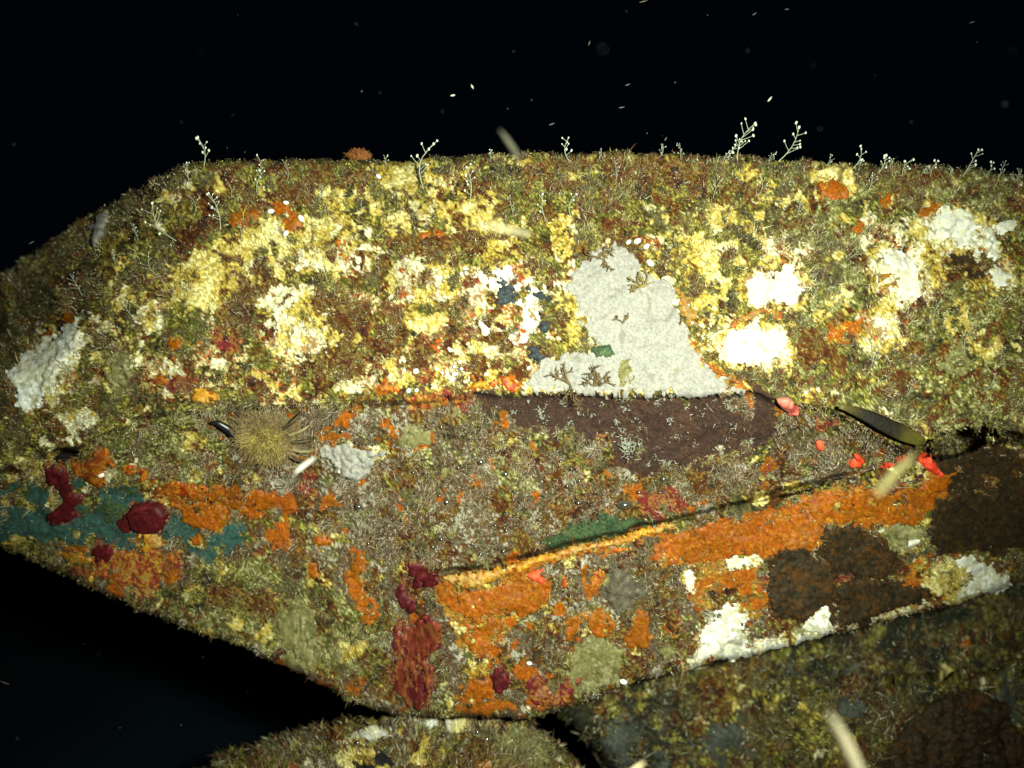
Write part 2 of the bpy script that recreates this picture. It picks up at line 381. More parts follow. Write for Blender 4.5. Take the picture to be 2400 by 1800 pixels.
M_rock = make_mat('encrusted_rock', .85, .25, 240, .6, .4)
M_turf = make_mat('turf_filament', .6, .4, 120, 0, .25)
M_sponge = make_mat('sponge_skin', .55, .35, 190, .35, .28, sss=.0)
M_crust = make_mat('lime_crust', .75, .3, 150, .5, .12)
M_dark = make_mat('dark_growth', .7, .3, 170, .4, .4)
M_smooth = make_mat('smooth_growth', .55, .3, 130, .25, .3)
M_shell = make_mat('shell', .35, .5, 120, .1, .12)
M_hydroid = make_mat('hydroid_skeleton', .5, .4, 90, 0, .12)
M_drift = make_mat('drifting_body', .5, .35, 60, 0, .12, sss=.0)
M_air = make_mat('silvery_air', .13, .5, 60, 0, .1)                       # trapped air mirrors its surroundings
M_air.node_tree.nodes['Principled BSDF'].inputs['Metallic'].default_value = .9

# ------------------------------------------------------------------ mesh helpers
def mesh_np(name, V, quads=None, tris=None, col=None, mat=None, smooth=True, extra=None):
    me = bpy.data.meshes.new(name)
    V = np.asarray(V, np.float32).reshape(-1, 3)
    q = np.zeros((0, 4), np.int32) if quads is None else np.asarray(quads, np.int32).reshape(-1, 4)
    t = np.zeros((0, 3), np.int32) if tris is None else np.asarray(tris, np.int32).reshape(-1, 3)
    me.vertices.add(len(V)); me.vertices.foreach_set('co', V.ravel())
    nl = q.size + t.size
    me.loops.add(nl); me.loops.foreach_set('vertex_index', np.concatenate([q.ravel(), t.ravel()]).astype(np.int32))
    npol = len(q) + len(t)
    me.polygons.add(npol)
    tot = np.concatenate([np.full(len(q), 4), np.full(len(t), 3)]).astype(np.int32)
    st = np.concatenate([[0], np.cumsum(tot)[:-1]]).astype(np.int32) if npol else np.zeros(0, np.int32)
    me.polygons.foreach_set('loop_start', st)
    me.polygons.foreach_set('use_smooth', np.full(npol, smooth, dtype=bool))
    if col is not None:
        c = np.asarray(col, np.float32)
        if c.ndim == 1: c = np.tile(c, (len(V), 1))
        ca = me.color_attributes.new('Col', 'FLOAT_COLOR', 'POINT')
        ca.data.foreach_set('color', np.concatenate([c, np.ones((len(c), 1), np.float32)], axis=1).astype(np.float32).ravel())
    if mat: me.materials.append(mat)
    me.update(calc_edges=True); me.validate()
    return me

def obj(name, me, parent=None, loc=None):
    o = bpy.data.objects.new(name, me); COL.objects.link(o)
    if loc is not None: o.location = loc
    if parent is not None: o.parent = parent
    return o

def tag(o, label=None, cat=None, group=None, kind=None):
    if label: o['label'] = label
    if cat: o['category'] = cat
    if group: o['group'] = group
    if kind: o['kind'] = kind
    return o

def recentre(me, c):
    n = len(me.vertices); a = np.empty(n * 3, np.float32); me.vertices.foreach_get('co', a)
    me.vertices.foreach_set('co', (a.reshape(-1, 3) - np.asarray(c, np.float32)).ravel()); me.update()

def grid_quads(nr, nc):
    i = np.arange(nr * nc).reshape(nr, nc)
    return np.stack([i[:-1, :-1], i[:-1, 1:], i[1:, 1:], i[1:, :-1]], -1).reshape(-1, 4)

# ------------------------------------------------------------------ the ledge
def build_ledge():
    xs = np.concatenate([np.arange(-700, -40, 14), np.arange(-40, 2252, 3.3), np.arange(2252, 2900, 14)])
    def rows(a, b, n): return [(a, b, k / n) for k in range(n)]
    prm = rows(0, 1, 150) + rows(1, 2, 92) + rows(2, 3, 100) + [(2, 3, 1.0)]
    lines = [L_top(xs), L_cre(xs) , L_lip(xs), L_bot(xs)]
    Y = np.array([lines[a] + (lines[b] - lines[a]) * f for a, b, f in prm])
    # rows just below a line belong to the next face
    X = np.tile(xs, (len(Y), 1))
    P, n = main.at(X.ravel(), Y.ravel())
    P = P.reshape(len(Y), len(xs), 3)
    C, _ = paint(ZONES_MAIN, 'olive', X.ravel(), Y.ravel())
    C = C.reshape(len(Y), len(xs), 3)
    top, bot = P[0], P[-1]
    back_t, back_b, ct, cb = [], [], [], []
    for k, dy in enumerate((.012, .035, .08, .16, .30, .48)):
        w = (fbm(xs, xs * 0 + 50 * k, 90, 40 + k, 3) - .5) * .02
        back_t.append(top + np.stack([0 * xs, dy + 0 * xs, -.004 - .05 * dy + np.minimum(w, 0)], -1)); ct.append(pick('olive', xs, xs * 0 + 40 * k))
        back_b.append(bot + np.stack([0 * xs, dy + 0 * xs, .006 + .12 * dy + np.maximum(w, 0)], -1)); cb.append(pick('olive', xs, xs * 0 + 90 * k))
    V = np.concatenate([np.array(back_t[::-1]), P, np.array(back_b)]); CC = np.concatenate([np.array(ct[::-1]), C, np.array(cb)])
    nr, nc = V.shape[:2]
    q = grid_quads(nr, nc)
    i = np.arange(nr * nc).reshape(nr, nc)
    wrap = np.stack([i[-1, :-1], i[-1, 1:], i[0, 1:], i[0, :-1]], -1)
    V = V.reshape(-1, 3); CC = CC.reshape(-1, 3)
    tris = []
    for side in (0, nc - 1):                                           # the two far ends, outside the frame
        ring = i[:, side]; c = V[ring].mean(0); V = np.concatenate([V, c[None]]); CC = np.concatenate([CC, [[.05, .04, .02]]])
        ci = len(V) - 1
        tris += [(int(ring[k]), int(ring[(k + 1) % nr]), ci) for k in range(nr)]
    me = mesh_np('encrusted_ledge', V, np.concatenate([q, wrap]), tris, CC, M_rock)
    return obj('encrusted_ledge', me)
# ------------------------------------------------------------------ lower rocks
L_mtop = line([(100,1830),(300,1720),(420,1662),(490,1628),(560,1602),(640,1580),(720,1562),(800,1548),(900,1540),(1000,1538),(1100,1545),(1150,1556),(1200,1590),(1237,1628),(1252,1662),(1285,1760),(1310,1900)])
def depth_mound(x, y):
    t = L_mtop(x)
    d = 1.185 - .16 * (1 - np.exp(-np.maximum(y - t, 0) / 110.0))
    return d + .05 * np.exp(-np.maximum(y - t, 0) / 8.0) + .10 * (np.abs(x - 830) / 450) ** 2
def relief_low(x, y):
    k2, _ = cells(x, y, 26, 15); k3, _ = cells(x, y, 10, 16)
    return (fbm(x, y, 120, 21, 3) - .5) * .03 + (fbm(x, y, 30, 22, 3) - .5) * .012 + (.5 - k2) * .006 + (.45 - k3) * .003
mound = Surf(depth_mound, relief_low)
ZONES_MOUND = [('redturf', ell(1010,1640,90,26,0), 24), ('cream', ell(960,1556,120,16,4), 18), ('cream', ell(800,1590,70,14,-12), 18),
               ('yellow', ell(770,1645,60,22,0), 18), ('black', ell(826,1635,22,14,30), 8), ('black', ell(790,1655,26,10,0), 8), ('darkleft', ell(520,1640,120,40,-20), 30),
               ('palolive', ell(1150,1620,60,40,0), 24)]
def build_solid(name, surf, ltop, ybot, xa, xb, zones, default, step=4.0, back=.45, seed=0, left=None, shear=0.0):
    xs = np.arange(xa, xb + 1, step); nr = 110
    T = ltop(xs); F = np.linspace(0, 1, nr)[:, None]
    Y = T[None] + (np.maximum(ybot, T + 40)[None] - T[None]) * F
    X = np.tile(xs, (nr, 1))
    if left is not None: X = np.maximum(X, left(Y) + (X - xa) * .002)
    P, _ = surf.at(X.ravel(), Y.ravel()); C, _ = paint(zones, default, X.ravel(), Y.ravel(), seed)
    P = P.reshape(nr, -1, 3); C = C.reshape(nr, -1, 3)
    bt = [P[0] + np.array([shear * dy, dy, -.9 * dy]) for dy in (back, back * .5, back * .2, back * .05)]
    bb = [P[-1] + np.array([shear * dy, dy, 0]) for dy in (back * .3, back)]
    V = np.concatenate([np.array(bt), P, np.array(bb)]); CC = np.concatenate([np.array([C[0]] * 4), C, np.array([C[-1]] * 2)])
    n1, n2 = V.shape[:2]; i = np.arange(n1 * n2).reshape(n1, n2)
    wrap = np.stack([i[-1, :-1], i[-1, 1:], i[0, 1:], i[0, :-1]], -1)
    V = V.reshape(-1, 3); CC = CC.reshape(-1, 3); tris = []
    for side in (0, n2 - 1):
        ring = i[:, side]; V = np.concatenate([V, V[ring].mean(0)[None]]); CC = np.concatenate([CC, CC[ring].mean(0)[None]])
        tris += [(int(ring[k]), int(ring[(k + 1) % n1]), len(V) - 1) for k in range(n1)]
    return obj(name, mesh_np(name, V, np.concatenate([grid_quads(n1, n2), wrap]), tris, CC, M_rock))
L_btop = line([(1140,1990),(1180,1800),(1196,1560),(1230,1500),(1400,1400),(1700,1320),(2212,1180),(2900,1050)])
BX = lambda y: np.interp(y, [1480,1543,1573,1630,1662,1800], [1180,1200,1257,1290,1304,1370])
L_led = line([(1000,1560),(1300,1545),(1600,1520),(1800,1478),(1950,1462),(2100,1448),(2212,1440),(2900,1400)])
def depth_block(x, y):
    e = L_led(x)
    d = 1.34 - .06 * sstep(0, 1, (y - e + 200) / 200) - .045 * sstep(-3, 14, y - e) * sstep(1600, 1750, x) - .05 * np.clip((y - e) / 250, 0, 2)
    return d + .10 * np.exp(-np.maximum(x - BX(y), 0) / 14.0)
block = Surf(depth_block, relief_low)
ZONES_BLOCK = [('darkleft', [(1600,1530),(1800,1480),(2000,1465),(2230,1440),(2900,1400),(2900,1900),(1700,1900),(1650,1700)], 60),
               ('redturf', ell(1560,1490,60,40,-10), 40), ('redturf', ell(1580,1620,50,60,0), 40), ('redturf', ell(1850,1480,60,20,-8), 30),
               ('greypale', ell(1330,1610,40,70,20), 60), ('greypale', ell(1560,1600,50,14,0), 50), ('olive', ell(2080,1462,120,16,-4), 40), ('olive', ell(1720,1505,70,24,0), 40), ('olive', ell(1760,1570,60,40,0), 50),
               ('greypale', ell(2180,1520,36,50,30), 40)]
# ------------------------------------------------------------------ seabed far below, barely lit, the water's blue haze in its colour
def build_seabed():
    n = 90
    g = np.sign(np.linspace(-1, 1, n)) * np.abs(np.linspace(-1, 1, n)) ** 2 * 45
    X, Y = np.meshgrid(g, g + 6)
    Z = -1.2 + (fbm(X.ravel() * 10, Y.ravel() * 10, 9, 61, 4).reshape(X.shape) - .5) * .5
    c = pick('silt_haze', X.ravel() * 60, Y.ravel() * 60, 9)
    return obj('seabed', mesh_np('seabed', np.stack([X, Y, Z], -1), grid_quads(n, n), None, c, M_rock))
tag(build_seabed(), 'dark seabed far below the ledge, blue water haze painted into its colour', None, None, 'structure')

# ------------------------------------------------------------------ survey of the growths (built after the solids they stand on)
BARE = {id(main): [], id(lip_surf): [], id(mound): [], id(block): []}
TABLE = []
HALO = {'chalk': ('cream', 20), 'orange': ('mottle', 20), 'redorange': ('mottle', 12), 'maroon': ('maroonmix', 12), 'maroonmix': ('maroonmix', 16), 'maroonstreak': ('maroonstreak', 14), 'darkbrown': ('darkbrown', 22),
        'redyellow': ('redyellow', 24), 'palolive': ('palolive', 20), 'slab': ('cream', 12), 'yellow': ('yellow', 16), 'amber': ('mottle', 10), 'greybrown': ('greybrown', 12)}
def patch(name, label, cat, poly, kind, surf=main, thick=.005, rag=5, mat=None, group=None, size=9.0, **k):
    TABLE.append((name, label, cat, poly, kind, surf, thick, rag, mat, group, size, k))
    if kind in HALO and surf in (main, lip_surf): zone(HALO[kind][0], poly, HALO[kind][1])      # the thin film round a growth
    if kind in HALO and surf is block: ZONES_BLOCK.append((HALO[kind][0], poly, HALO[kind][1]))
    if k.get('bare', .6): BARE[id(surf)].append((poly, k.get('bare', .6)))

# --- white and pale crusts
G = 'white crusts'
patch('lime_crust', 'large smooth grey white slab of crust ending in a sharp point at the brown plate', 'crust',
      [(1290,542),(1325,532),(1352,548),(1384,574),(1392,602),(1443,590),(1452,622),(1462,660),(1482,722),(1502,762),(1535,802),(1622,846),(1600,852),(1420,851),(1230,849),(1132,845),(1150,802),(1182,776),(1240,768),(1292,746),(1256,702),(1272,688),(1228,640),(1226,592),(1262,572)],
      'slab', main, .004, 7, M_crust, G, 5.0, w=4, lump=.0013, bare=.955, lump_size=13)
patch('lime_crust', 'brilliant white round crust right of the grey slab under an orange arch', 'crust', [(1562,742),(1572,722),(1600,716),(1625,700),(1650,716),(1690,714),(1694,745),(1672,778),(1622,789),(1582,780)], 'chalk', main, .006, 7, M_crust, G, 16)
patch('lime_crust', 'white crust with a flat left side above the orange arch', 'crust', [(1614,606),(1640,592),(1668,600),(1690,576),(1716,582),(1736,628),(1722,650),(1664,645),(1634,664),(1620,640)], 'chalk', main, .006, 7, M_crust, G, 16)
patch('lime_crust', 'broad cream white crust left of the dark brown hollow at right', 'crust', [(1900,560),(1930,535),(1960,545),(1975,580),(1990,610),(1985,645),(1950,645),(1920,640),(1935,610),(1915,590)], 'chalk', main, .006, 9, M_crust, G, 16)
patch('lime_crust', 'long slanting white crust near the upper right corner of the ledge', 'crust', [(1998,490),(2010,468),(2040,445),(2080,450),(2105,480),(2125,530),(2112,548),(2080,530),(2050,510),(2010,512)], 'chalk', main, .006, 8, M_crust, G, 16)
patch('lime_crust', 'small oblong white crust nearest the right border', 'crust', [(2146,486),(2165,476),(2192,478),(2190,498),(2160,505)], 'chalk', main, .007, 4, M_crust, G, 16)
patch('lime_crust', 'narrow white crust running down beside the long slanting one', 'crust', [(2120,492),(2140,488),(2152,520),(2164,555),(2150,566),(2132,540)], 'chalk', main, .006, 6, M_crust, G, 16)
patch('lime_crust', 'small white crust below the dark brown hollow at right', 'crust', [(2134,582),(2150,572),(2178,596),(2172,618),(2150,622)], 'chalk', main, .006, 5, M_crust, G, 16)
patch('lime_crust', 'pale streaked crust low on the right of the upper face', 'crust', [(1884,690),(1905,684),(1928,722),(1924,738),(1898,730)], 'cream', main, .005, 6, M_crust, G, 12)
patch('lime_crust', 'bluish white lumpy crust at the dark left end of the ledge', 'crust', [(166,690),(178,735),(160,772),(132,800),(112,832),(96,872),(70,892),(44,880),(38,850),(27,810),(50,772),(95,742),(130,716)], 'chalk', main, .008, 8, M_crust, G, 14, lump=.0026, lump_size=15)
patch('white_sponge', 'upright pale forked growth standing on the upper left edge', 'sponge', [(210,466),(234,462),(238,478),(228,490),(230,506),(219,522),(210,540),(206,520),(210,502),(188,498),(196,489),(211,486)], 'slab', main, .010, 2, M_crust, None, 14)
patch('pale_stone', 'pale greenish white stone set in the underside right of the anemone', 'stone', [(692,968),(730,962),(780,968),(836,970),(838,980),(810,992),(800,1020),(770,1038),(745,1030),(722,1000),(700,985)], 'slab', main, .007, 5, M_crust, None, 14, lump=.005)
G2 = 'white crusts along the lower edge'
patch('lime_crust', 'largest white crust along the lower edge, right of the pale olive growth', 'crust', [(1500,1420),(1520,1360),(1545,1340),(1560,1308),(1590,1310),(1622,1332),(1600,1345),(1610,1390),(1622,1404),(1580,1420)], 'chalk', main, .005, 8, M_crust, G2, 14)
patch('lime_crust', 'white crust against the left of the big dark brown sponge on the lower edge', 'crust', [(1732,1366),(1744,1330),(1762,1322),(1780,1303),(1794,1320),(1796,1352),(1780,1362)], 'chalk', main, .005, 5, M_crust, G2, 14)
patch('lime_crust', 'white crust at the far right end of the lower edge', 'crust', [(2070,1212),(2096,1200),(2130,1226),(2178,1246),(2172,1262),(2120,1278),(2078,1286),(2100,1250)], 'chalk', main, .005, 8, M_crust, G2, 14)
patch('lime_crust', 'tiny upright white crust on dark brown growth', 'crust', [(1748,1258),(1760,1252),(1770,1270),(1766,1292),(1752,1284)], 'chalk', main, .006, 2, M_crust, G2, 14)
patch('lime_crust', 'tiny slanting white crust on olive growth', 'crust', [(1956,1178),(1972,1168),(1990,1166),(1986,1178),(1966,1184)], 'chalk', main, .006, 2, M_crust, G2, 14)
patch('lime_crust', 'thin white crust at the lower border of the orange band', 'crust', [(1570,1214),(1590,1204),(1635,1202),(1630,1212),(1600,1222),(1580,1224)], 'chalk', main, .005, 6, M_crust, G2, 14)
patch('lime_crust', 'narrow white crust left of the mottled orange growth', 'crust', [(1482,1236),(1492,1228),(1498,1250),(1492,1274),(1482,1268)], 'chalk', main, .005, 4, M_crust, G2, 14)

# --- slate patches and lumps around the white slab
G = 'dark slate patches'
patch('dark_tunicate', 'largest rounded slate patch left of the grey slab', 'tunicate', ell(1095,637,22,24,0), 'slate', main, .005, 6, M_dark, G)
patch('dark_tunicate', 'small slate patch just above the largest one', 'tunicate', ell(1083,612,13,7,0), 'slate', main, .005, 4, M_dark, G)
patch('dark_tunicate', 'long slanting slate patch touching the grey slab', 'tunicate', [(1138,622),(1160,632),(1196,640),(1198,652),(1172,654),(1150,642)], 'slate', main, .005, 4, M_dark, G)
patch('dark_tunicate', 'small round slate patch amid white crumbs', 'tunicate', ell(1177,706,12,12,0), 'slate', main, .005, 3, M_dark, G)
patch('dark_tunicate', 'two lobed slate patch at the lower left of the grey slab', 'tunicate', [(1142,750),(1160,747),(1166,760),(1186,766),(1184,780),(1162,784),(1146,772)], 'slate', main, .006, 3, M_dark, G)
patch('olive_patch', 'dark green patch painted for a hole with a yellow rim in the grey slab', 'algae', [(1278,752),(1296,742),(1318,744),(1324,762),(1312,776),(1284,776)], 'green', main, .009, 3, M_dark, None)  # raised green patch painted where the slab has a dark hole
patch('olive_patch', 'fuzzy yellow olive lump on the lower grey slab', 'algae', ell(1347,806,18,32,5), 'palolive', main, .010, 6, M_rock, None, bare=0)
patch('yellow_lump', 'rounded yellowish lump beside the bluish white crust', 'sponge', ell(256,796,28,40,-5), 'palolive', main, .010, 6, M_sponge, None, bare=.5)

# --- orange sponges
G = 'orange sponges on the upper face'
U = lambda lab, poly, kind='orange', th=.005, rag=4: patch('orange_sponge', lab, 'sponge', poly, kind, main, th, rag, M_sponge, G)
U('bright orange oval sponge under a yellow cap near the top edge', [(1768,396),(1790,389),(1812,395),(1834,420),(1830,432),(1800,431),(1774,420)], 'orange', .009, 2)
patch('yellow_sponge', 'yellow sponge cap above the orange oval', 'sponge', [(1758,382),(1772,362),(1800,356),(1838,366),(1842,396),(1836,418),(1812,394),(1788,388),(1766,396)], 'yellow', main, .008, 5, M_sponge)
U('small diamond shaped orange sponge right of the orange oval', [(1902,432),(1918,416),(1928,426),(1926,440),(1908,446)])
U('slanting orange sponge left of the long white crust', [(1984,462),(2004,448),(2026,438),(2022,452),(2000,466)])
U('thin orange ribbon along the right side of the grey slab', [(1456,622),(1470,624),(1486,650),(1506,672),(1504,704),(1486,704),(1472,668)], 'mottle')
U('orange sponge thread below the ribbon down to the tip of the slab', [(1496,752),(1505,752),(1516,776),(1560,804),(1600,822),(1622,840),(1612,842),(1580,822),(1530,800)], 'orange', .007, 2)
U('brownish orange arch over the round white crust', [(1566,712),(1590,690),(1620,672),(1650,664),(1692,676),(1690,692),(1650,686),(1620,690),(1590,708)], 'mottle')
U('orange sponge tongue right of the middle white crust', [(1890,600),(1925,586),(1960,576),(1950,586),(1918,602),(1896,612)], 'mottle', .006, 2)
U('orange sponge under the cream white crust', [(1895,618),(1930,610),(1942,626),(1910,634)], 'mottle')
for lab, a in [('small orange sponge leftmost beneath the top turf', (520,478,24,14,0)), ('orange sponge between two white flecks', (555,462,16,14,0)), ('orange sponge lowest of the cluster near the upper left', (634,482,18,12,0)),
               ('orange sponge topmost of the cluster near the upper left', (606,452,15,13,0)), ('orange sponge beside yellow crust left of centre', (732,522,15,10,0)), ('orange sponge below the pale drifting body', (918,512,16,11,0)), ('faint orange sponge near the anchored hydroid', (944,508,14,9,0)),
               ('orange sponge in the dark left turf above the bluish crust', (147,694,12,15,0)), ('dull orange sponge touching the bluish white crust', (103,728,16,16,0)), ('orange sponge left of the rust turf', (374,742,14,11,0)), ('orange red sponge near the left crease', (350,820,16,12,0)),
               ('orange sponge amid grey olive turf at right', (1850,500,8,6,0)), ('orange fleck beside the pale streaked crust', (1805,718,14,8,20)), ('long orange fleck beside the lowest pale crust', (1838,715,14,9,10))]:
    U(lab, ell(*a), 'redorange' if 'red' in lab else 'orange', .004, 5)
patch('amber_sponge', 'glowing amber sponge just above the left crease', 'sponge', [(413,858),(424,842),(450,838),(464,848),(468,866),(444,872),(420,868)], 'amber', main, .009, 3, M_smooth)
G = 'red and orange sponges along the crease'
for lab, poly, kind in [('amber and orange sponge leftmost of the row along the crease', [(1003,838),(1020,826),(1048,824),(1052,840),(1030,844)], 'amber'),
                        ('orange red sponge in the middle of the row along the crease', [(1052,836),(1058,822),(1074,812),(1078,828),(1070,840)], 'redorange'),
                        ('brightest red orange sponge at the tip of the grey slab', [(1080,814),(1100,812),(1118,830),(1122,842),(1098,842),(1084,830)], 'redorange'),
                        ('yellow and red sponge hanging under the crease', [(872,862),(920,852),(966,860),(968,876),(930,888),(910,886)], 'redyellow'),
                        ('dark crimson sponge hanging under the crease', [(968,856),(990,858),(1022,850),(1020,864),(1000,876),(974,874)], 'maroonmix'),
                        ('red sponge patch left of the row above the crease', [(816,836),(836,822),(864,834),(860,846),(824,846)], 'redorange'),
                        ('small crimson sponge above the crease', [(1010,812),(1022,804),(1026,818),(1014,820)], 'redorange')]:
    patch('crease_sponge', lab, 'sponge', poly, kind, main, .007, 3, M_smooth, G)

G = 'orange sponges at the left of the lower face'
U = lambda lab, poly, kind='orange', th=.006, rag=4: patch('orange_sponge', lab, 'sponge', poly, kind, main, th, rag, M_sponge, G)
U('two lobed red orange sponge above the teal surface', [(157,1002),(190,992),(206,976),(230,964),(248,984),(246,1006),(230,1018),(235,1040),(220,1048),(186,1042),(166,1026)], 'redorange', .011)
U('small round red orange sponge right of the two lobed one', ell(284,1010,13,11), 'redorange')
U('small red orange sponge above the thin upright line', ell(313,1024,12,15), 'redorange')
U('long flat orange sponge above the broad one', [(330,1044),(350,1038),(420,1040),(460,1052),(452,1062),(380,1068),(334,1072)], 'redorange')
U('broad bright orange sponge on the teal surface', [(348,1084),(400,1088),(440,1084),(460,1064),(470,1086),(496,1098),(500,1118),(478,1140),(448,1148),(420,1140),(396,1118),(392,1098)], 'orange', .010)
U('orange sponge reaching right from the broad bright one', [(492,1084),(520,1078),(556,1058),(592,1070),(600,1086),(580,1102),(546,1114),(512,1102)], 'orange')
U('small round orange sponge on lower teal surface', ell(424,1170,13,12))
U('orange sponge in grey fuzz right of the teal surface', ell(694,1168,20,12,15))
U('upright orange sponge below the grey fuzz', ell(676,1230,11,20,-10))
U('dull orange sponge fringe at the lower left edge', [(120,1196),(150,1190),(186,1196),(200,1210),(190,1222),(150,1212)], 'mottle')
U('orange sponge below the anemone', ell(548,985,18,16,0), 'mottle')
patch('yellow_sponge', 'yellow fan shaped sponge under the round maroon sponge', 'sponge', [(294,1150),(316,1144),(330,1154),(350,1160),(344,1182),(316,1194),(296,1180)], 'amber', main, .008, 4, M_sponge)
patch('mixed_sponge', 'mottled red and yellow sponge along the lower left edge', 'sponge', [(204,1200),(250,1190),(296,1186),(350,1192),(394,1190),(384,1212),(352,1222),(346,1250),(318,1282),(290,1256),(240,1246),(206,1238)], 'redyellow', main, .007, 9, M_sponge)
G = 'maroon sponges'
W = lambda lab, poly, kind='maroon', th=.010, rag=4, **k: patch('maroon_sponge', lab, 'sponge', poly, kind, main, th, rag, M_smooth, G, **k)
W('winding maroon sponge at the far left', [(95,1002),(122,1010),(150,1006),(154,1040),(158,1060),(184,1070),(180,1086),(166,1096),(170,1116),(150,1132),(116,1130),(104,1110),(126,1096),(140,1080),(130,1052),(106,1036)])
W('round cushion shaped maroon sponge on the teal surface', [(278,1106),(292,1088),(320,1080),(350,1086),(364,1108),(358,1134),(342,1150),(310,1150),(288,1140)], 'maroon', .022, 1)
W('small maroon sponge left below the round cushion', ell(272,1130,14,22,0))
W('maroon sponge tucked at the left of the mottled red and yellow one', [(200,1186),(216,1170),(240,1176),(248,1192),(236,1210),(208,1212)])
W('ragged maroon sponge at the left end of the orange lip', [(880,1218),(900,1210),(920,1226),(946,1238),(950,1258),(930,1268),(900,1262),(892,1240)], 'maroon', .009, 8)
W('narrow maroon sponge between the ragged one and the long one', [(854,1266),(872,1258),(882,1280),(900,1300),(890,1318),(866,1300)], 'maroon', .008, 5)
W('long upright maroon sponge streaked with yellow above the boulder', [(850,1356),(862,1336),(880,1340),(893,1362),(912,1328),(934,1328),(954,1350),(957,1380),(950,1402),(932,1412),(924,1424),(938,1444),(934,1490),(926,1520),(908,1534),(886,1528),(872,1508),(856,1496),(848,1462),(850,1430),(862,1416),(850,1396)], 'maroonstreak', .012, 3, size=9, stretch=.22)
W('oval maroon sponge at the foot of the orange sponge', ell(1080,1468,20,28,0), 'maroon')
W('maroon and red sponge right of the green tuft', [(1134,1480),(1142,1456),(1160,1452),(1180,1474),(1188,1500),(1178,1526),(1150,1520)], 'maroonmix')
W('forked red sponge at the edge right of the boulder', [(1196,1520),(1210,1480),(1230,1462),(1246,1470),(1254,1452),(1252,1480),(1232,1500),(1216,1522)], 'maroonmix')
W('small crimson sponge at right of the mottled sponge', [(352,1228),(372,1212),(394,1206),(390,1220),(366,1234)], 'maroonmix')

G = 'orange sponges at the middle of the lower face'
U = lambda lab, poly, kind='orange', th=.006, rag=5: patch('orange_sponge', lab, 'sponge', poly, kind, main, th, rag, M_sponge, G)
patch('orange_lip', 'thick folded orange lip running along the dark gap', 'sponge', [(952,1244),(1040,1236),(1140,1209),(1220,1186),(1330,1164),(1400,1140),(1458,1128),(1452,1138),(1400,1154),(1330,1178),(1210,1204),(1150,1222),(1090,1246),(1010,1272),(974,1264)], 'amber', lip_surf, .012, 3, M_sponge, None, 12, w=14, lump=.002, lump_size=40)
BARE[id(main)].append(([(952,1244),(1040,1236),(1140,1209),(1220,1186),(1330,1164),(1400,1140),(1458,1128),(1452,1138),(1400,1154),(1330,1178),(1210,1204),(1150,1222),(1090,1246),(1010,1272),(974,1264)], .97))
U('orange sheet of sponge under the folded lip', [(944,1262),(1000,1284),(1080,1262),(1140,1236),(1180,1260),(1190,1290),(1160,1310),(1130,1330),(1080,1320),(1030,1340),(980,1320),(956,1296)], 'orange', .006, 8)
U('ragged orange sponge hanging from the sheet', [(1006,1340),(1040,1328),(1066,1336),(1062,1370),(1046,1400),(1030,1414),(1008,1390)], 'orange', .006, 8)
U('triangular orange sponge near the lower tip', [(998,1508),(1012,1478),(1030,1462),(1060,1464),(1070,1490),(1064,1508)], 'orange', .006, 4)
U('upright orange sponge left of the long maroon one', [(760,1226),(782,1218),(786,1260),(800,1290),(818,1320),(812,1346),(786,1340),(760,1300),(752,1260)], 'orange', .006, 7)
U('square orange sponge left of the pair below the grey patch', [(1222,1334),(1240,1328),(1258,1334),(1250,1360),(1232,1384),(1220,1380)], 'orange', .007, 3)
U('big orange sponge below the dark grey patch', [(1264,1326),(1290,1316),(1318,1330),(1328,1348),(1318,1372),(1290,1374),(1268,1360)], 'orange', .008, 4)
U('upright orange sponge right of the dark grey patch', [(1362,1344),(1376,1320),(1396,1324),(1404,1360),(1400,1396),(1370,1406),(1352,1392)], 'orange', .008, 4)
U('orange sponge above left of the dark grey patch', [(1268,1262),(1280,1234),(1310,1226),(1312,1244),(1296,1264),(1274,1272)], 'redorange', .007, 4)
U('small orange sponge hanging under the folded lip', ell(1218,1256,8,13,0), 'redorange')
U('thin orange strip right of the folded lip', [(1308,1186),(1340,1182),(1358,1186),(1340,1196),(1312,1198)], 'redorange', .006, 3)
G = 'orange sponges at the right of the lower face'
U('orange sponge opening the long band to the right', [(1408,1178),(1440,1160),(1476,1152),(1478,1200),(1450,1216),(1420,1206)], 'orange', .007, 6)
U('wide orange sponge in the middle of the long band', [(1478,1150),(1530,1130),(1600,1124),(1638,1110),(1640,1150),(1630,1196),(1580,1204),(1520,1216),(1480,1210)], 'orange', .007, 6)
U('orange sponge between the wide one and the brown sponge', [(1660,1114),(1700,1108),(1740,1110),(1776,1120),(1772,1160),(1740,1196),(1690,1184),(1664,1150)], 'orange', .007, 7)
U('longest orange sponge under the red sponges', [(1732,1080),(1780,1060),(1860,1060),(1920,1062),(1980,1058),(2022,1064),(2020,1090),(1990,1128),(1940,1132),(1880,1118),(1820,1130),(1760,1112)], 'orange', .009, 6)
U('orange sponge curling up at the right end of the band', [(1986,1056),(2000,1036),(2040,1026),(2072,1012),(2060,1040),(2030,1064),(2000,1068)], 'orange', .009, 3)
U('small orange fold on top of the band', [(1820,1068),(1850,1052),(1866,1050),(1848,1066)], 'amber', .008, 2)

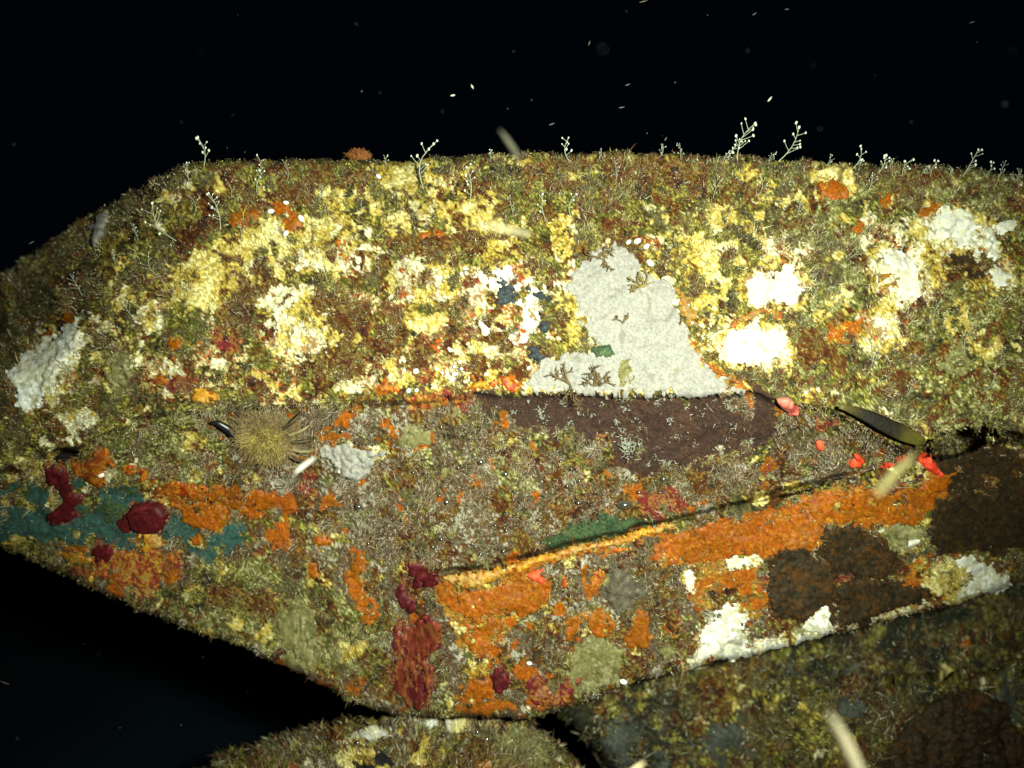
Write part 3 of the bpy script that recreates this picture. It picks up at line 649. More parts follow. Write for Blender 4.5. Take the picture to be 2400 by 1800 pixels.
# --- dark growths
G = 'dark brown sponges'
D = lambda lab, poly, kind='darkbrown', th=.010, rag=5, surf=main: patch('brown_sponge', lab, 'sponge', poly, kind, surf, th, rag, M_dark, G, 16)
D('upper dark brown sponge below the orange band', [(1778,1150),(1800,1136),(1840,1132),(1860,1148),(1900,1160),(1926,1172),(1942,1210),(1920,1250),(1860,1246),(1800,1230),(1774,1190)])
D('left dark brown sponge beside the tiny upright crust', [(1652,1262),(1672,1208),(1700,1184),(1740,1184),(1790,1210),(1810,1240),(1800,1300),(1796,1350),(1784,1306),(1740,1330),(1700,1338),(1664,1330)])
D('lower dark brown sponge reaching the bottom edge', [(1806,1262),(1860,1252),(1930,1252),(1970,1270),(2010,1266),(2012,1286),(1970,1308),(1900,1326),(1840,1340),(1812,1352)])
D('dark brown sponge at the right border', [(2020,1090),(2080,1070),(2150,1060),(2230,1080),(2230,1170),(2160,1180),(2090,1190),(2030,1200),(2006,1150)])
D('large dark brown sponge on the block in the lower right corner', [(1912,1659),(1924,1610),(1950,1560),(1990,1530),(2040,1500),(2090,1488),(2130,1500),(2166,1520),(2176,1548),(2200,1580),(2230,1620),(2230,1700),(1910,1700)], 'darkbrown', .03, 6, block)
patch('grey_sponge', 'dark grey brown sponge hanging in the middle of the lower face', 'sponge', [(1312,1266),(1318,1234),(1334,1226),(1352,1238),(1366,1252),(1396,1272),(1392,1290),(1366,1296),(1362,1322),(1330,1322),(1316,1300),(1300,1288)], 'greybrown', main, .010, 5, M_dark, None, 18)
patch('olive_sponge', 'smooth olive sponge between dark brown sponges', 'sponge', [(1902,1152),(1930,1134),(1970,1136),(1994,1148),(1990,1168),(1964,1180),(1930,1190),(1910,1170)], 'palolive', main, .007, 4, M_smooth, None, 20)
patch('olive_sponge', 'pale olive sponge above the lower edge right of the boulder', 'sponge', [(1222,1420),(1250,1390),(1290,1380),(1330,1396),(1352,1430),(1330,1470),(1280,1486),(1240,1480),(1224,1452)], 'palolive', main, .006, 9, M_sponge, None, 14, bare=.6)
patch('olive_sponge', 'flat olive patch on the underside near the pale stone', 'sponge', [(862,948),(890,926),(926,930),(930,956),(900,966),(870,964)], 'palolive', main, .004, 5, M_sponge, None, 14, bare=.7)
patch('olive_sponge', 'upright yellow olive streaked sponge near the lower left edge', 'sponge', [(606,1330),(626,1304),(650,1316),(676,1370),(690,1420),(676,1450),(650,1430),(620,1400),(600,1370)], 'palolive', main, .007, 9, M_sponge, None, 10, bare=.5, stretch=.22)
patch('grey_crust', 'pale bluish crust on the block in the lower right', 'crust', [(1806,1510),(1830,1496),(1856,1500),(1870,1526),(1858,1548),(1830,1552),(1812,1536)], 'greypale', block, .010, 7, M_crust)

# --- scarlet growths
G = 'small scarlet sponges'
R = lambda lab, poly, kind='scarlet', th=.011: patch('scarlet_sponge', lab, 'sponge', poly, kind, main, th, 2, M_smooth, G, 18)
R('long pointed scarlet sponge right of the pale drifting body', [(1980,992),(1996,980),(2014,990),(2038,1028),(2028,1031),(2004,1016)])
R('scarlet sponge wedge behind the pale drifting body', [(1932,984),(1950,976),(1962,988),(1952,1004),(1936,1000)])
R('hook shaped scarlet sponge above the orange band', [(1828,992),(1848,992),(1842,980),(1858,980),(1868,992),(1856,1004),(1834,1003)])
R('pale pinkish red sponge under the right end of the crease', [(1678,862),(1700,860),(1718,874),(1728,892),(1722,904),(1704,896),(1690,880)], 'pinkred')
R('small square scarlet sponge left of the hook shaped one', [(1762,958),(1776,952),(1782,964),(1774,974),(1762,972)])
R('small scarlet sponge wedge left of the pale drifting body', [(1898,1010),(1908,994),(1930,1000),(1926,1012)])
R('vivid scarlet star shaped sponge on the orange lip', [(1138,1242),(1158,1232),(1180,1220),(1168,1238),(1178,1250),(1176,1264),(1160,1256)])

# ------------------------------------------------------------------ the solids
ledge = tag(build_ledge(), 'broad overhanging ledge covered in turf, crusts and sponges, crossing the whole picture', 'ledge')

boulder = tag(build_solid('boulder', mound, L_mtop, np.full(1, 1980.0), 140, 1290, ZONES_MOUND, 'mound', seed=300),
              'rounded turf covered boulder touching the lowest tip of the ledge', 'boulder')

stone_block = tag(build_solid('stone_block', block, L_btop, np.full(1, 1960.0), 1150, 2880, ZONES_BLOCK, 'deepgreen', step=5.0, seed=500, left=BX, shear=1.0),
                  'dim greenish block below the ledge, filling the lower right corner', 'block')

# ------------------------------------------------------------------ patches of growth: each one is a raised body with its own outline
def build_patch(name, label, cat, poly, kind, surf=main, thick=.005, rag=5, mat=None, group=None, size=9.0, w=9.0, lump=.0006, bare=.80, step=2.6, seed=None, lump_size=11, stretch=1.0):
    seed = seed if seed is not None else int(abs(poly[0][0]) * 3 + abs(poly[0][1]) * 7) % 9973
    p = np.array(poly, float)
    xs = np.arange(p[:, 0].min() - 8, p[:, 0].max() + 8, step); ys = np.arange(p[:, 1].min() - 8, p[:, 1].max() + 8, step)
    X, Y = np.meshgrid(xs, ys); x, y = X.ravel(), Y.ravel()
    if surf is main: surf = soft                                        # growths level out the roughness below them
    thick = thick * (.30 if kind in ('orange','redorange','mottle','darkbrown','chalk','palolive','greybrown','redyellow','maroonmix','maroonstreak') else .5)
    s = poly_sdf(x, y, p) + (fbm(x, y, 24, seed, 4) - .5) * rag * 4.2 + (fbm(x, y, 8, seed + 3, 3) - .5) * rag * 3.6 + (.35 if kind == 'chalk' else 0) * rag
    hole = fbm(x, y, 17, seed + 13, 3)
    if kind not in ('slab', 'scarlet', 'pinkred', 'slate', 'chalk', 'maroon', 'darkbrown', 'greybrown'): s = np.where(hole > .68, np.minimum(s, (.71 - hole) * 140), s)       # the fuzz grows up through gaps
    prof = np.sqrt(np.clip(s / w, 0, 1) * (2 - np.clip(s / w, 0, 1)))
    k, _ = cells(x, y, lump_size, seed + 5)
    lift = np.where(s > 0, thick * prof + prof * ((.5 - k) * lump + (fbm(x, y, 34, seed + 9, 3) - .5) * lump * 1.6), -.003)
    P, n = surf.at(x, y, lift)
    keep = (s > -2.5).reshape(X.shape)
    i = np.arange(len(x)).reshape(X.shape)
    q = np.stack([i[:-1, :-1], i[1:, :-1], i[1:, 1:], i[:-1, 1:]], -1)
    m = keep[:-1, :-1] & keep[1:, :-1] & keep[1:, 1:] & keep[:-1, 1:]
    q = q[m]
    if not len(q): return None
    used = np.unique(q); rm = -np.ones(len(x), int); rm[used] = np.arange(len(used))
    C = pick(kind, x[used], y[used] * stretch, seed, size)
    V = P[used]
    c = V.mean(0)
    me = mesh_np(name, V - c, rm[q], None, C, mat or M_sponge)
    o = obj(name, me, None, c)
    tag(o, label, cat, group)
    return o

for name_, lab_, cat_, poly_, kind_, surf_, thick_, rag_, mat_, grp_, size_, k_ in TABLE: build_patch(name_, lab_, cat_, poly_, kind_, surf_, thick_, rag_, mat_, grp_, size_, **k_)

# ------------------------------------------------------------------ turf: uncountable short filaments
def turf(name, surf, zones, default, n, x0, x1, y0, y1, inside, lean, seed, lab, Lpx=(2.5, 7), wpx=.62):
    r = np.random.default_rng(seed)
    x = r.uniform(x0, x1, n); y = r.uniform(y0, y1, n)
    m = inside(x, y); x, y = x[m], y[m]
    C, fz = paint(zones, default, x, y, {main: 0, mound: 300, block: 500}[surf])
    clump = fbm(x, y, 30, seed + 1, 3)
    keep = r.random(len(x)) < fz * (.10 + .95 * sstep(.40, .70, clump)) * (np.where(y < L_cre(x), .85, .9) if surf is main else .7)
    if surf is main: keep |= (r.random(len(x)) < .25) & (fz > .6) & (y < L_top(x) + 90)
    if surf is main: keep &= ~((y > L_lip(x) - 14) & (y < L_lip(x) + 2) & (x > 940) & (x < 1850))
    for poly, b in BARE[id(surf)]:
        xs = [q[0] for q in poly]; ys = [q[1] for q in poly]
        bm = (x > min(xs)) & (x < max(xs)) & (y > min(ys)) & (y < max(ys))
        if bm.any():
            ins = poly_sdf(x[bm], y[bm], poly) + (fbm(x[bm], y[bm], 12, 401, 2) - .5) * 14 > 4
            k = keep[bm]; k &= ~(ins & (r.random(len(k)) < b)); keep[bm] = k
    x, y, C, clump = x[keep], y[keep], C[keep], clump[keep]
    n = len(x)
    P, N = surf.at(x, y, .0)
    d = surf.depth(x, y) * K
    T = lean(x, y, r)                                                   # growth direction bias in the scene (x, z)
    D = N * r.uniform(.2, .9, n)[:, None] + np.stack([T[0] + r.normal(0, .8, n), 0 * x, T[1] * .7 + r.normal(0, .75, n)], -1)
    D /= np.linalg.norm(D, axis=1, keepdims=True)
    L = r.uniform(Lpx[0], Lpx[1], n) * (.6 + .9 * clump) * d
    L *= (.55 + 1.1 * sstep(.35, .7, fbm(x, y, 75, seed + 4, 3))) * np.where(r.random(n) < .03, 1.9, 1)
    if surf is main: L *= .55 + .45 * np.clip(np.minimum(y - L_top(x), L_bot(x) - y) / 25, 0, 1)
    S = np.cross(D, np.stack([r.normal(0, .4, n), -np.ones(n), r.normal(0, .4, n)], -1)); S /= np.linalg.norm(S, axis=1, keepdims=True) + 1e-9
    Wd = (wpx * r.uniform(.6, 1.5, n) * d)[:, None]
    bend = np.stack([r.normal(0, .55, n), r.normal(0, .25, n), r.normal(0, .55, n)], -1) * L[:, None]
    mid = P + D * (L * .5)[:, None]; tip = P + D * L[:, None] + bend
    V = np.stack([P - S * Wd, P + S * Wd, mid + S * Wd * .8, mid - S * Wd * .8, tip], 1).reshape(-1, 3)
    b = np.arange(n) * 5
    q = np.stack([b, b + 1, b + 2, b + 3], 1); t = np.stack([b + 3, b + 2, b + 4], 1)
    # filament colours: the ground's colour, with tan, whitish and rusty threads among them
    u = r.random(n)
    tan = np.array([.27, .215, .06]); whi = np.array([.58, .57, .38]); rus = np.array([.14, .05, .018]); drk = np.array([.03, .022, .008])
    g = r.uniform(.45, 1.6, n)[:, None]
    cf = C * g
    cf = np.where((u < .16)[:, None], C * .5 + tan * .5 * g, cf)
    cf = np.where((u > .93)[:, None], C * .3 + whi * .7 * g, cf)
    cf = np.where(((u > .28) & (u < .42))[:, None], C * .3 + rus * .7 * g, cf)
    cf = np.where(((u > .42) & (u < .53))[:, None], C * .3 + drk * .7, cf)
    if surf is main:
        ud = (y > L_cre(x)) & (y < L_lip(x) + 60) & (u > .74)
        cf = np.where(ud[:, None], C * .35 + np.array([.30, .25, .185]) * g, cf)
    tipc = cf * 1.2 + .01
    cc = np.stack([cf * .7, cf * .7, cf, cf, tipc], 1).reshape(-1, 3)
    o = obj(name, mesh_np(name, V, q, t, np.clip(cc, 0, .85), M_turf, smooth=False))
    tag(o, lab, None, None, 'stuff')
    return n

def lean_main(x, y, r):
    c = L_cre(x); up = y < c
    lx = np.where(up, (x - 1106) / 1106 * .5, (x - 1106) / 1106 * .2)
    lz = np.where(up, .75, -.35)
    return lx, lz
n1 = turf('turf_algae', main, ZONES_MAIN, 'olive', 820000, -60, 2270, 318, 1560,
          lambda x, y: (y > L_top(x) - 1) & (y < L_bot(x) + 1), lean_main, 11, 'short fuzzy turf of algae and hydroids over the ledge')
n2 = turf('turf_algae', mound, ZONES_MOUND, 'mound', 90000, 300, 1290, 1530, 1720, lambda x, y: y > L_mtop(x) - 1, lambda x, y, r: ((x - 830) / 900, .8 + 0 * x), 12, 'short fuzzy turf on the boulder at the bottom', (4, 10), .95)
n3 = turf('turf_algae', block, ZONES_BLOCK, 'deepgreen', 130000, 1230, 2270, 1230, 1720, lambda x, y: (y > L_btop(x)) & (x > BX(y) - 2), lambda x, y, r: (.1 + 0 * x, .5 + 0 * x), 13, 'dim fuzzy turf on the block in the lower right', (4, 11), 1.05)
print('filaments', n1, n2, n3)

# ------------------------------------------------------------------ tubes and small animals
def tube(paths, radii, sides=5):
    """paths: list of (n,3); radii: list of (n,) -> V, quads, tris"""
    V, Q, T = [], [], []; off = 0
    for p, ra in zip(paths, radii):
        p = np.asarray(p, float); ra = np.asarray(ra, float); n = len(p)
        tg = np.gradient(p, axis=0); tg /= np.linalg.norm(tg, axis=1, keepdims=True) + 1e-12
        ref = np.array([.31, .9, .2]); a = np.cross(tg, ref); a /= np.linalg.norm(a, axis=1, keepdims=True) + 1e-12
        b = np.cross(tg, a)
        th = np.linspace(0, 2 * np.pi, sides, endpoint=False)
        ring = p[:, None] + ra[:, None, None] * (a[:, None] * np.cos(th)[None, :, None] + b[:, None] * np.sin(th)[None, :, None])
        V.append(ring.reshape(-1, 3)); i = np.arange(n * sides).reshape(n, sides) + off; j = np.roll(i, -1, 1)
        Q.append(np.stack([i[:-1], j[:-1], j[1:], i[1:]], -1).reshape(-1, 4))
        V.append(p[-1:] + tg[-1:] * ra[-1]); tip = off + n * sides
        T.append(np.stack([i[-1], j[-1], np.full(sides, tip)], -1))
        off += n * sides + 1
    return np.concatenate(V), np.concatenate(Q), np.concatenate(T)

def ico(r=1.0, sub=2, sx=1, sy=1, sz=1):
    import bmesh
    bm = bmesh.new(); bmesh.ops.create_icosphere(bm, subdivisions=sub, radius=r)
    V = np.array([v.co for v in bm.verts]) * [sx, sy, sz]; T = np.array([[v.index for v in f.verts] for f in bm.faces]); bm.free()
    return V, T

_v, _t = ico(1, 2)
ME_bud = mesh_np('bud', _v * [.85, .85, 1.25], None, _t, np.array([.74, .76, .62]), M_hydroid)

def hydroid(x0, y0, x1, y1, nb, label, scale=1.0, seed=0, group='branching hydroids', budk=1.0, surf=main, col=(.38, .40, .29)):
    r = random.Random(seed)
    y0b = max(y0, float(L_top(np.array([x0]))[0]) + 3)
    P, N = surf.at(np.array([float(x0)]), np.array([float(y0b)])); base = P[0]
    dep = base[1]
    tip = spot(np.array(float(x1)), np.array(float(y1)), dep - .012 * scale)
    root = bpy.data.objects.new('hydroid', None); root.empty_display_size = .01; COL.objects.link(root); root.location = base
    tag(root, label, 'hydroid', group)
    H = tip - base; L = np.linalg.norm(H); H /= L
    side = np.cross(H, [0, 1, 0]); side /= np.linalg.norm(side)
    ts = np.linspace(0, 1, 7)
    bow = (r.random() - .5) * .42 * L
    stem = np.array([H * L * t + side * bow * math.sin(math.pi * t) + np.array([0, -.15 * L * math.sin(math.pi * t * .5) * .3, 0]) for t in ts])
    paths, radii = [stem], [np.linspace(.0006, .00034, 7) * scale]
    buds = [(stem[-1], 1.0)]
    for k in range(nb):
        t = .22 + .70 * (k + .5) / nb
        p = np.array([np.interp(t, ts, stem[:, i]) for i in range(3)])
        s = (1 if k % 2 else -1) * (1 if r.random() > .25 else -1)
        ln = L * r.uniform(.10, .34) * (1.15 - .5 * t)
        d = H * r.uniform(.15, 1.0) + side * s * r.uniform(.45, 1.0) + np.array([0, r.uniform(-.5, .2), 0]); d /= np.linalg.norm(d)
        q = np.array([p, p + d * ln * .5 + H * ln * .06, p + d * ln + H * ln * .2])
        paths.append(q); radii.append(np.array([.0004, .00033, .0003]) * scale)
        buds.append((q[-1], r.uniform(.7, 1.0)))
    V, Q, T = tube(paths, radii)
    obj('stem', mesh_np('stem', V, Q, T, np.array(col), M_hydroid), root)
    for p, s in buds:
        b = obj('bud', ME_bud, root, p); sc = .00165 * scale * budk * s * r.uniform(.6, 1.15); b.scale = (sc, sc, sc)
        b.rotation_euler = (r.uniform(-.5, .5), r.uniform(-.5, .5), 0)
    return root

hy = [
 (442,362,428,298,7,'hydroid with bare buds at the upper left corner of the ledge',1.0),
 (412,400,404,352,5,'short hydroid just left below the upper left corner hydroid',.8),
 (560,385,556,335,4,'single feathery hydroid on the top edge left of the orange tuft',.6),
 (915,410,937,312,7,'tall hydroid right of the orange tuft, crossing the top edge',1.15),
 (1231,345,1228,298,6,'small white hydroid with a few round buds at the middle of the top edge',1.0),
 (1592,352,1630,268,9,'tallest hydroid on the right half of the top edge, leaning right',1.1),
 (1572,345,1602,306,6,'lower bushy hydroid at the foot of the tallest one',.95),
 (1682,338,1725,276,8,'second tall hydroid leaning right, standing apart from the tallest',1.1),
 (1838,368,1860,322,6,'hydroid above the yellow sponge cap',.9),
 (1898,372,1914,336,6,'bushy low hydroid right of the yellow sponge cap',.95),
 (1950,378,1972,344,6,'slanting low hydroid between two others near the right end',.9),
 (2010,382,2026,348,4,'little hydroid with one bright bud near the right end',.8),
 (2082,378,2112,324,6,'hydroid nearest the right border of the top edge but one',.95),
 (2128,382,2140,350,3,'last tiny hydroid near the right border',.75),
 (478,500,452,418,8,'pale hydroid branching against dark turf at left',1.0),
 (388,525,330,440,7,'slanting hydroid on the dark left shoulder',.9),
 (555,420,572,370,5,'small hydroid against the turf under the top edge at left',.8),
 (1012,445,1008,362,7,'pale hydroid on yellow crust right of the tall one',.9),
 (1180,480,1172,420,4,'stubby hydroid under the upper pale drifting body',.8),
 (1232,470,1245,420,3,'curved hydroid right of the stubby one',.8),
]
for i, (a, b, c, d, n, lab, s) in enumerate(hy): hydroid(a, b, c, d, n, lab, s, 100 + i)

# orange tuft on the top edge
def tuft(cx, cy, n, rad, col, name, label, cat, surf=main, spread=1.0):
    P, N = surf.at(np.array([float(cx)]), np.array([float(cy)])); base = P[0]
    r = np.random.default_rng(int(cx)); paths, radii = [], []
    for k in range(n):
        a = r.uniform(-1.2, 1.2) * spread; e = r.uniform(-.9, .5)
        d = np.array([math.sin(a), e * .7, math.cos(a) * .95]); d /= np.linalg.norm(d)
        L = rad * r.uniform(.25, 1.0) * (1 - .25 * abs(math.sin(3.1 * a)))
        p0 = np.array([r.normal(0, rad * .22), r.normal(0, rad * .2), r.uniform(0, rad * .2)]); q = [p0 + d * L * t + np.array([0, 0, -.12 * L * t * t]) + r.normal(0, rad * .03, 3) * t for t in np.linspace(0, 1, 4)]
        paths.append(q); radii.append(np.array([.0004, .0005, .00045, .0003]))
    V, Q, T = tube(paths, radii, 4)
    c = np.array(col)[None] * r.uniform(.6, 1.35, (len(V), 1))
    return tag(obj(name, mesh_np(name, V, Q, T, c, M_sponge), None, base), label, cat)
tuft(774, 346, 1000, .0165, (.24, .085, .018), 'orange_tuft', 'bushy orange brown tuft standing on the top edge', 'hydroid')

# ------------------------------------------------------------------ feathery anemone, mussel, brown blade
def anemone():
    cx, cy = 580., 936.
    P, N = main.at(np.array([cx]), np.array([cy]), .004); base, nrm = P[0], N[0]
    root = bpy.data.objects.new('sea_anemone', None); COL.objects.link(root); root.location = base
    tag(root, 'round feathery khaki anemone spread under the left part of the crease', 'anemone')
    u = np.array([1., 0, 0]); u -= nrm * u.dot(nrm); u /= np.linalg.norm(u); v = np.cross(nrm, u)
    v = v if v[2] > 0 else -v
    R = .044
    r = np.random.default_rng(5); paths, radii, cols = [], [], []
    for k in range(6500):
        a = r.uniform(0, 2 * np.pi); q = r.uniform(.05, .75)
        d = u * math.cos(a) + v * math.sin(a)
        L = R * r.uniform(.10, .42)
        start = d * R * q * .72 + nrm * (.008 * (1 - q * q))
        pts = [start + d * L * t * (0.6 + .5 * q) + nrm * (.010 * t * (1 - q * .5) - .004 * t * t) + r.normal(0, .0058, 3) * t for t in (0, .35, .7, 1)]
        paths.append(pts); radii.append(np.array([.0004, .0004, .00035, .0002]))
        c = (np.array([.30, .225, .06]) if q < .4 else np.array([.26, .18, .08])) * (.6 + .8 * vnoise(np.array([a * 2.5]), np.array([q * 4.0]), 3)[0])
        cols.append(np.tile(c * r.uniform(.55, 1.5), (4 * 4 + 1, 1)))
    V, Q, T = tube(paths, radii, 4)
    t = obj('tentacles', mesh_np('tentacles', V, Q, T, np.concatenate(cols), M_turf), root); t['kind'] = 'stuff'
    n = 40; th = np.linspace(0, 2 * np.pi, n, endpoint=False)
    rings = []
    for q in (0.02, .2, .4, .6, .8, 1):
        rings.append(np.array([(u * math.cos(a) + v * math.sin(a)) * R * q * .8 + nrm * (.012 * (1 - q ** 2) - .003) for a in th]))
    V = np.concatenate(rings); i = np.arange(6 * n).reshape(6, n); j = np.roll(i, -1, 1)
    obj('disc', mesh_np('disc', V, np.stack([i[:-1], j[:-1], j[1:], i[1:]], -1).reshape(-1, 4), None, pick('palolive', V[:, 0] * 2000, V[:, 2] * 2000, 3) * .6, M_sponge), root)
    for k in range(5):                                                  # broad dark banded arms at the right
        a = math.radians(-38 + 19 * k)
        d = u * math.cos(a) + v * math.sin(a)
        pts = [d * R * q + nrm * z for q, z in ((.72, .014), (.95, .014), (1.15, .011), (1.32, .004))]
        V, Q, T = tube([pts], [np.array([.0022, .0026, .0022, .0010])], 6)
        obj('arm', mesh_np('arm', V, Q, T, np.array([.20, .16, .07]) if k % 2 else np.array([.05, .035, .015]), M_sponge), root)
anemone()

def lens_body(name, pts, widths, thick, col, mat, dep, label, cat, group=None, rim=None, surf=main, lift=.01, tilt=0):
    """a flat spindle with real thickness following a centre line given in survey points"""
    c = np.array(pts, float); n = 15
    tt = np.linspace(0, 1, len(c)); s = np.linspace(0, 1, n)
    cx = np.interp(s, tt, c[:, 0]); cy = np.interp(s, tt, c[:, 1])
    cx = np.convolve(np.pad(cx, 2, 'edge'), np.ones(5) / 5, 'valid'); cy = np.convolve(np.pad(cy, 2, 'edge'), np.ones(5) / 5, 'valid')
    w = np.interp(s, np.linspace(0, 1, len(widths)), widths)
    if dep is None:
        P, N = surf.at(cx, cy, lift)
        P[:, 1] = np.convolve(np.pad(P[:, 1], 3, 'edge'), np.ones(7) / 7, 'valid')
    else: P = spot(cx, cy, np.full(n, dep) + np.linspace(-.5, .5, n) * tilt)
    d = P[:, 1].mean(); tg = np.gradient(P, axis=0); tg /= np.linalg.norm(tg, axis=1, keepdims=True)
    side = np.cross(tg, [0, -1., 0]); side /= np.linalg.norm(side, axis=1, keepdims=True); fr = np.cross(side, tg)
    k = 12; th = np.linspace(0, 2 * np.pi, k, endpoint=False)
    ring = P[:, None] + (w * K * d)[:, None, None] * (side[:, None] * np.cos(th)[None, :, None] + fr[:, None] * thick * np.sin(th)[None, :, None])
    V = ring.reshape(-1, 3); i = np.arange(n * k).reshape(n, k); j = np.roll(i, -1, 1)
    Q = np.stack([i[:-1], j[:-1], j[1:], i[1:]], -1).reshape(-1, 4)
    V = np.concatenate([V, P[:1], P[-1:]]); T = np.concatenate([np.stack([j[0], i[0], np.full(k, n * k)], -1), np.stack([i[-1], j[-1], np.full(k, n * k + 1)], -1)])
    col = np.array(col, float)
    if col.ndim == 2:
        cs = np.array([np.interp(s, np.linspace(0, 1, len(col)), col[:, q]) for q in range(3)]).T
        C = np.concatenate([np.repeat(cs, k, 0), cs[:1], cs[-1:]])
    else: C = np.tile(col, (len(V), 1))
    m = V.mean(0)
    return tag(obj(name, mesh_np(name, V - m, Q, T, C, mat), None, m), label, cat, group)

o = lens_body('mussel', [(454,894),(478,902),(498,914),(516,930)], [2, 7, 9, 3], .7, (.008, .008, .010), M_shell, None, 'black slender mussel at the left of the feathery anemone', 'mussel', lift=.012)
lens_body('seaweed', [(1790,876),(1830,886),(1880,912),(1930,936),(1980,956)], [4, 11, 17, 18, 9], .16, [(.09,.07,.005), (.05,.034,.003), (.006,.004,.001), (.006,.004,.001), (.012,.008,.002), (.075,.065,.006), (.06,.05,.005)], M_smooth, None, 'glossy brown strap shaped seaweed blade under the right end of the crease', 'seaweed', lift=.022)

# ------------------------------------------------------------------ pale drifting bodies
G = 'pale drifting animals'
pale = (.62, .54, .36)
lens_body('plankton', [(1078,278),(1094,300),(1112,326),(1128,352)], [1, 5.5, 6.5, 1], .8, (.075, .07, .05), M_drift, .62, 'pale slender drifting animal crossing the top edge of the ledge', 'plankton', G, tilt=.04)
lens_body('plankton', [(1046,482),(1078,492),(1112,500),(1158,508)], [1, 8, 7, 1], .8, (.24, .20, .12), M_drift, .60, 'cream drifting animal lying almost level before yellow crust', 'plankton', G, tilt=.05)
lens_body('plankton', [(634,1026),(650,1010),(666,998),(684,986)], [1, 5, 5, 1], .8, (.50, .48, .42), M_drift, .72, 'small bright white drifting animal beside the feathery anemone', 'plankton', G, tilt=.02)
lens_body('plankton', [(1894,1068),(1916,1040),(1944,1010),(1978,980)], [6, 10, 9, 5], .8, (.13, .11, .045), M_drift, .52, 'thick yellowish drifting animal in front of the scarlet sponges', 'plankton', G, tilt=.05)
lens_body('plankton', [(1788,1534),(1810,1572),(1836,1620),(1866,1690)], [1, 9, 14, 13], .8, (.34, .29, .19), M_drift, .50, 'long cream drifting animal cut by the bottom border', 'plankton', G, tilt=.05)
lens_body('plankton', [(1358,1672),(1378,1656),(1394,1646)], [4, 4, 1], .8, (.75, .60, .35), M_drift, .62, 'short cream drifting animal at the bottom border beside the dark gap', 'plankton', G)
specks = [(1020,187,6,-60,'bluish speck left of centre'), (1663,214,8,50,'brightest greenish speck high on the right'), (1343,232,7,10,'dim streaked speck above the middle'), (1273,93,6,70,'tall thin speck near the top centre'), (1192,268,7,20,'dim speck above the small white hydroid'),
          (978,206,6,10,'dim speck left of the bluish one'), (1438,300,5,60,'dim speck close over the top edge'), (1390,3,10,15,'speck cut by the top border'), (1356,183,6,20,'dim speck between two others at right of centre'), (1700,20,5,0,'faint speck near the top right'), (2100,48,7,15,'faint speck near the upper right corner'), (1630,30,6,30,'faint speck at upper right of centre'), (68,524,7,30,'speck off the left shoulder'), (10,1475,12,-20,'faint speck low at the left border')]
rs = random.Random(3)
MV, MT, MC, mo = [], [], [], 0
for k in range(40):                                                     # backscatter: round motes at many distances
    x, y = rs.uniform(20, 2190), rs.uniform(10, 330)
    if k % 4 == 0: x, y = rs.uniform(10, 640), rs.uniform(1300, 1640)
    if y > 1000 and y < float(L_bot(np.array([x]))[0]) + 20: continue
    dep = rs.uniform(.45, 1.6); q = rs.uniform(.6, 2.0)
    V_, T_ = ico(1, 1); V_ = V_ * np.array([[rs.uniform(.8, 1.5), 1, rs.uniform(.8, 1.5)]]) * q * K * dep + spot(np.array(x), np.array(y), dep)
    MV.append(V_); MT.append(T_ + mo); MC.append(np.tile(np.array([.10, .11, .10]) * min(dep * dep, 1) * rs.uniform(.2, .9), (len(V_), 1))); mo += len(V_)
tag(obj('suspended_particles', mesh_np('suspended_particles', np.concatenate(MV), None, np.concatenate(MT), np.concatenate(MC), M_drift)), 'faint motes suspended in the black water', None, None, 'stuff')
for x, y, l, ang, lab in specks:
    a = math.radians(ang); dx, dy = l * math.cos(a), -l * math.sin(a)
    lens_body('water_speck', [(x - dx, y - dy), (x, y), (x + dx, y + dy)], [.4, 2.6 if 'bright' in lab or 'bluish' in lab else 1.6, .4], 1, (.5, .55, .45) if 'bright' in lab or 'bluish' in lab else (.10, .09, .08), M_drift, 1.02, lab + ' in the black water', 'speck', 'specks drifting in the water')

MARKS = [(1357,962,'the largest white tuft'),(1300,1145,'the green patch'),(760,995,'the pale stone'),(580,937,'the feathery anemone'),(895,946,'the flat olive patch'),(920,1236,'the ragged maroon sponge'),
         (1150,1215,'the folded orange lip'),(1000,863,'the crimson sponge under the crease'),(1200,850,'the left tip of the grey slab'),(1616,848,'the right tip of the grey slab'),(1436,880,'the middle of the brown plate'),(1640,930,'the right end of the brown plate'),
         (1345,1280,'the dark grey sponge'),(1700,880,'the pinkish red sponge'),(1250,925,'the left part of the brown plate'),(1095,637,'the largest slate patch'),(440,855,'the amber sponge'),(1162,766,'the two lobed slate patch'),(1060,830,'the orange red crease sponges'),
         (905,1425,'the long maroon sponge'),(1000,1640,'the boulder crown'),(770,1645,'the yellow patch of the boulder'),(1030,1556,'the white shell on the boulder'),(1395,1185,'the right end of the orange lip'),(694,1168,'the orange sponge in grey fuzz')]
USED = {}
def whereabouts(what, x, y):
    best = sorted(MARKS, key=lambda q: (q[0] - x) ** 2 + (q[1] - y) ** 2)
    for mx, my, nme in best[:8]:
        dx, dy = x - mx, y - my; dist = math.hypot(dx, dy)
        v = 'above' if dy < 0 else 'below'; h = 'left of' if dx < 0 else 'right of'
        rel = (v if abs(dy) > abs(dx) * 1.8 else h if abs(dx) > abs(dy) * 1.8 else v + ' and to the ' + h.split()[0] + ' of')
        far = 'close ' if dist < 45 else '' if dist < 100 else 'well '
        lab = what + ' ' + far + rel + ' ' + nme
        if lab not in USED and len(lab.split()) <= 16: USED[lab] = 1; return lab
    return lab

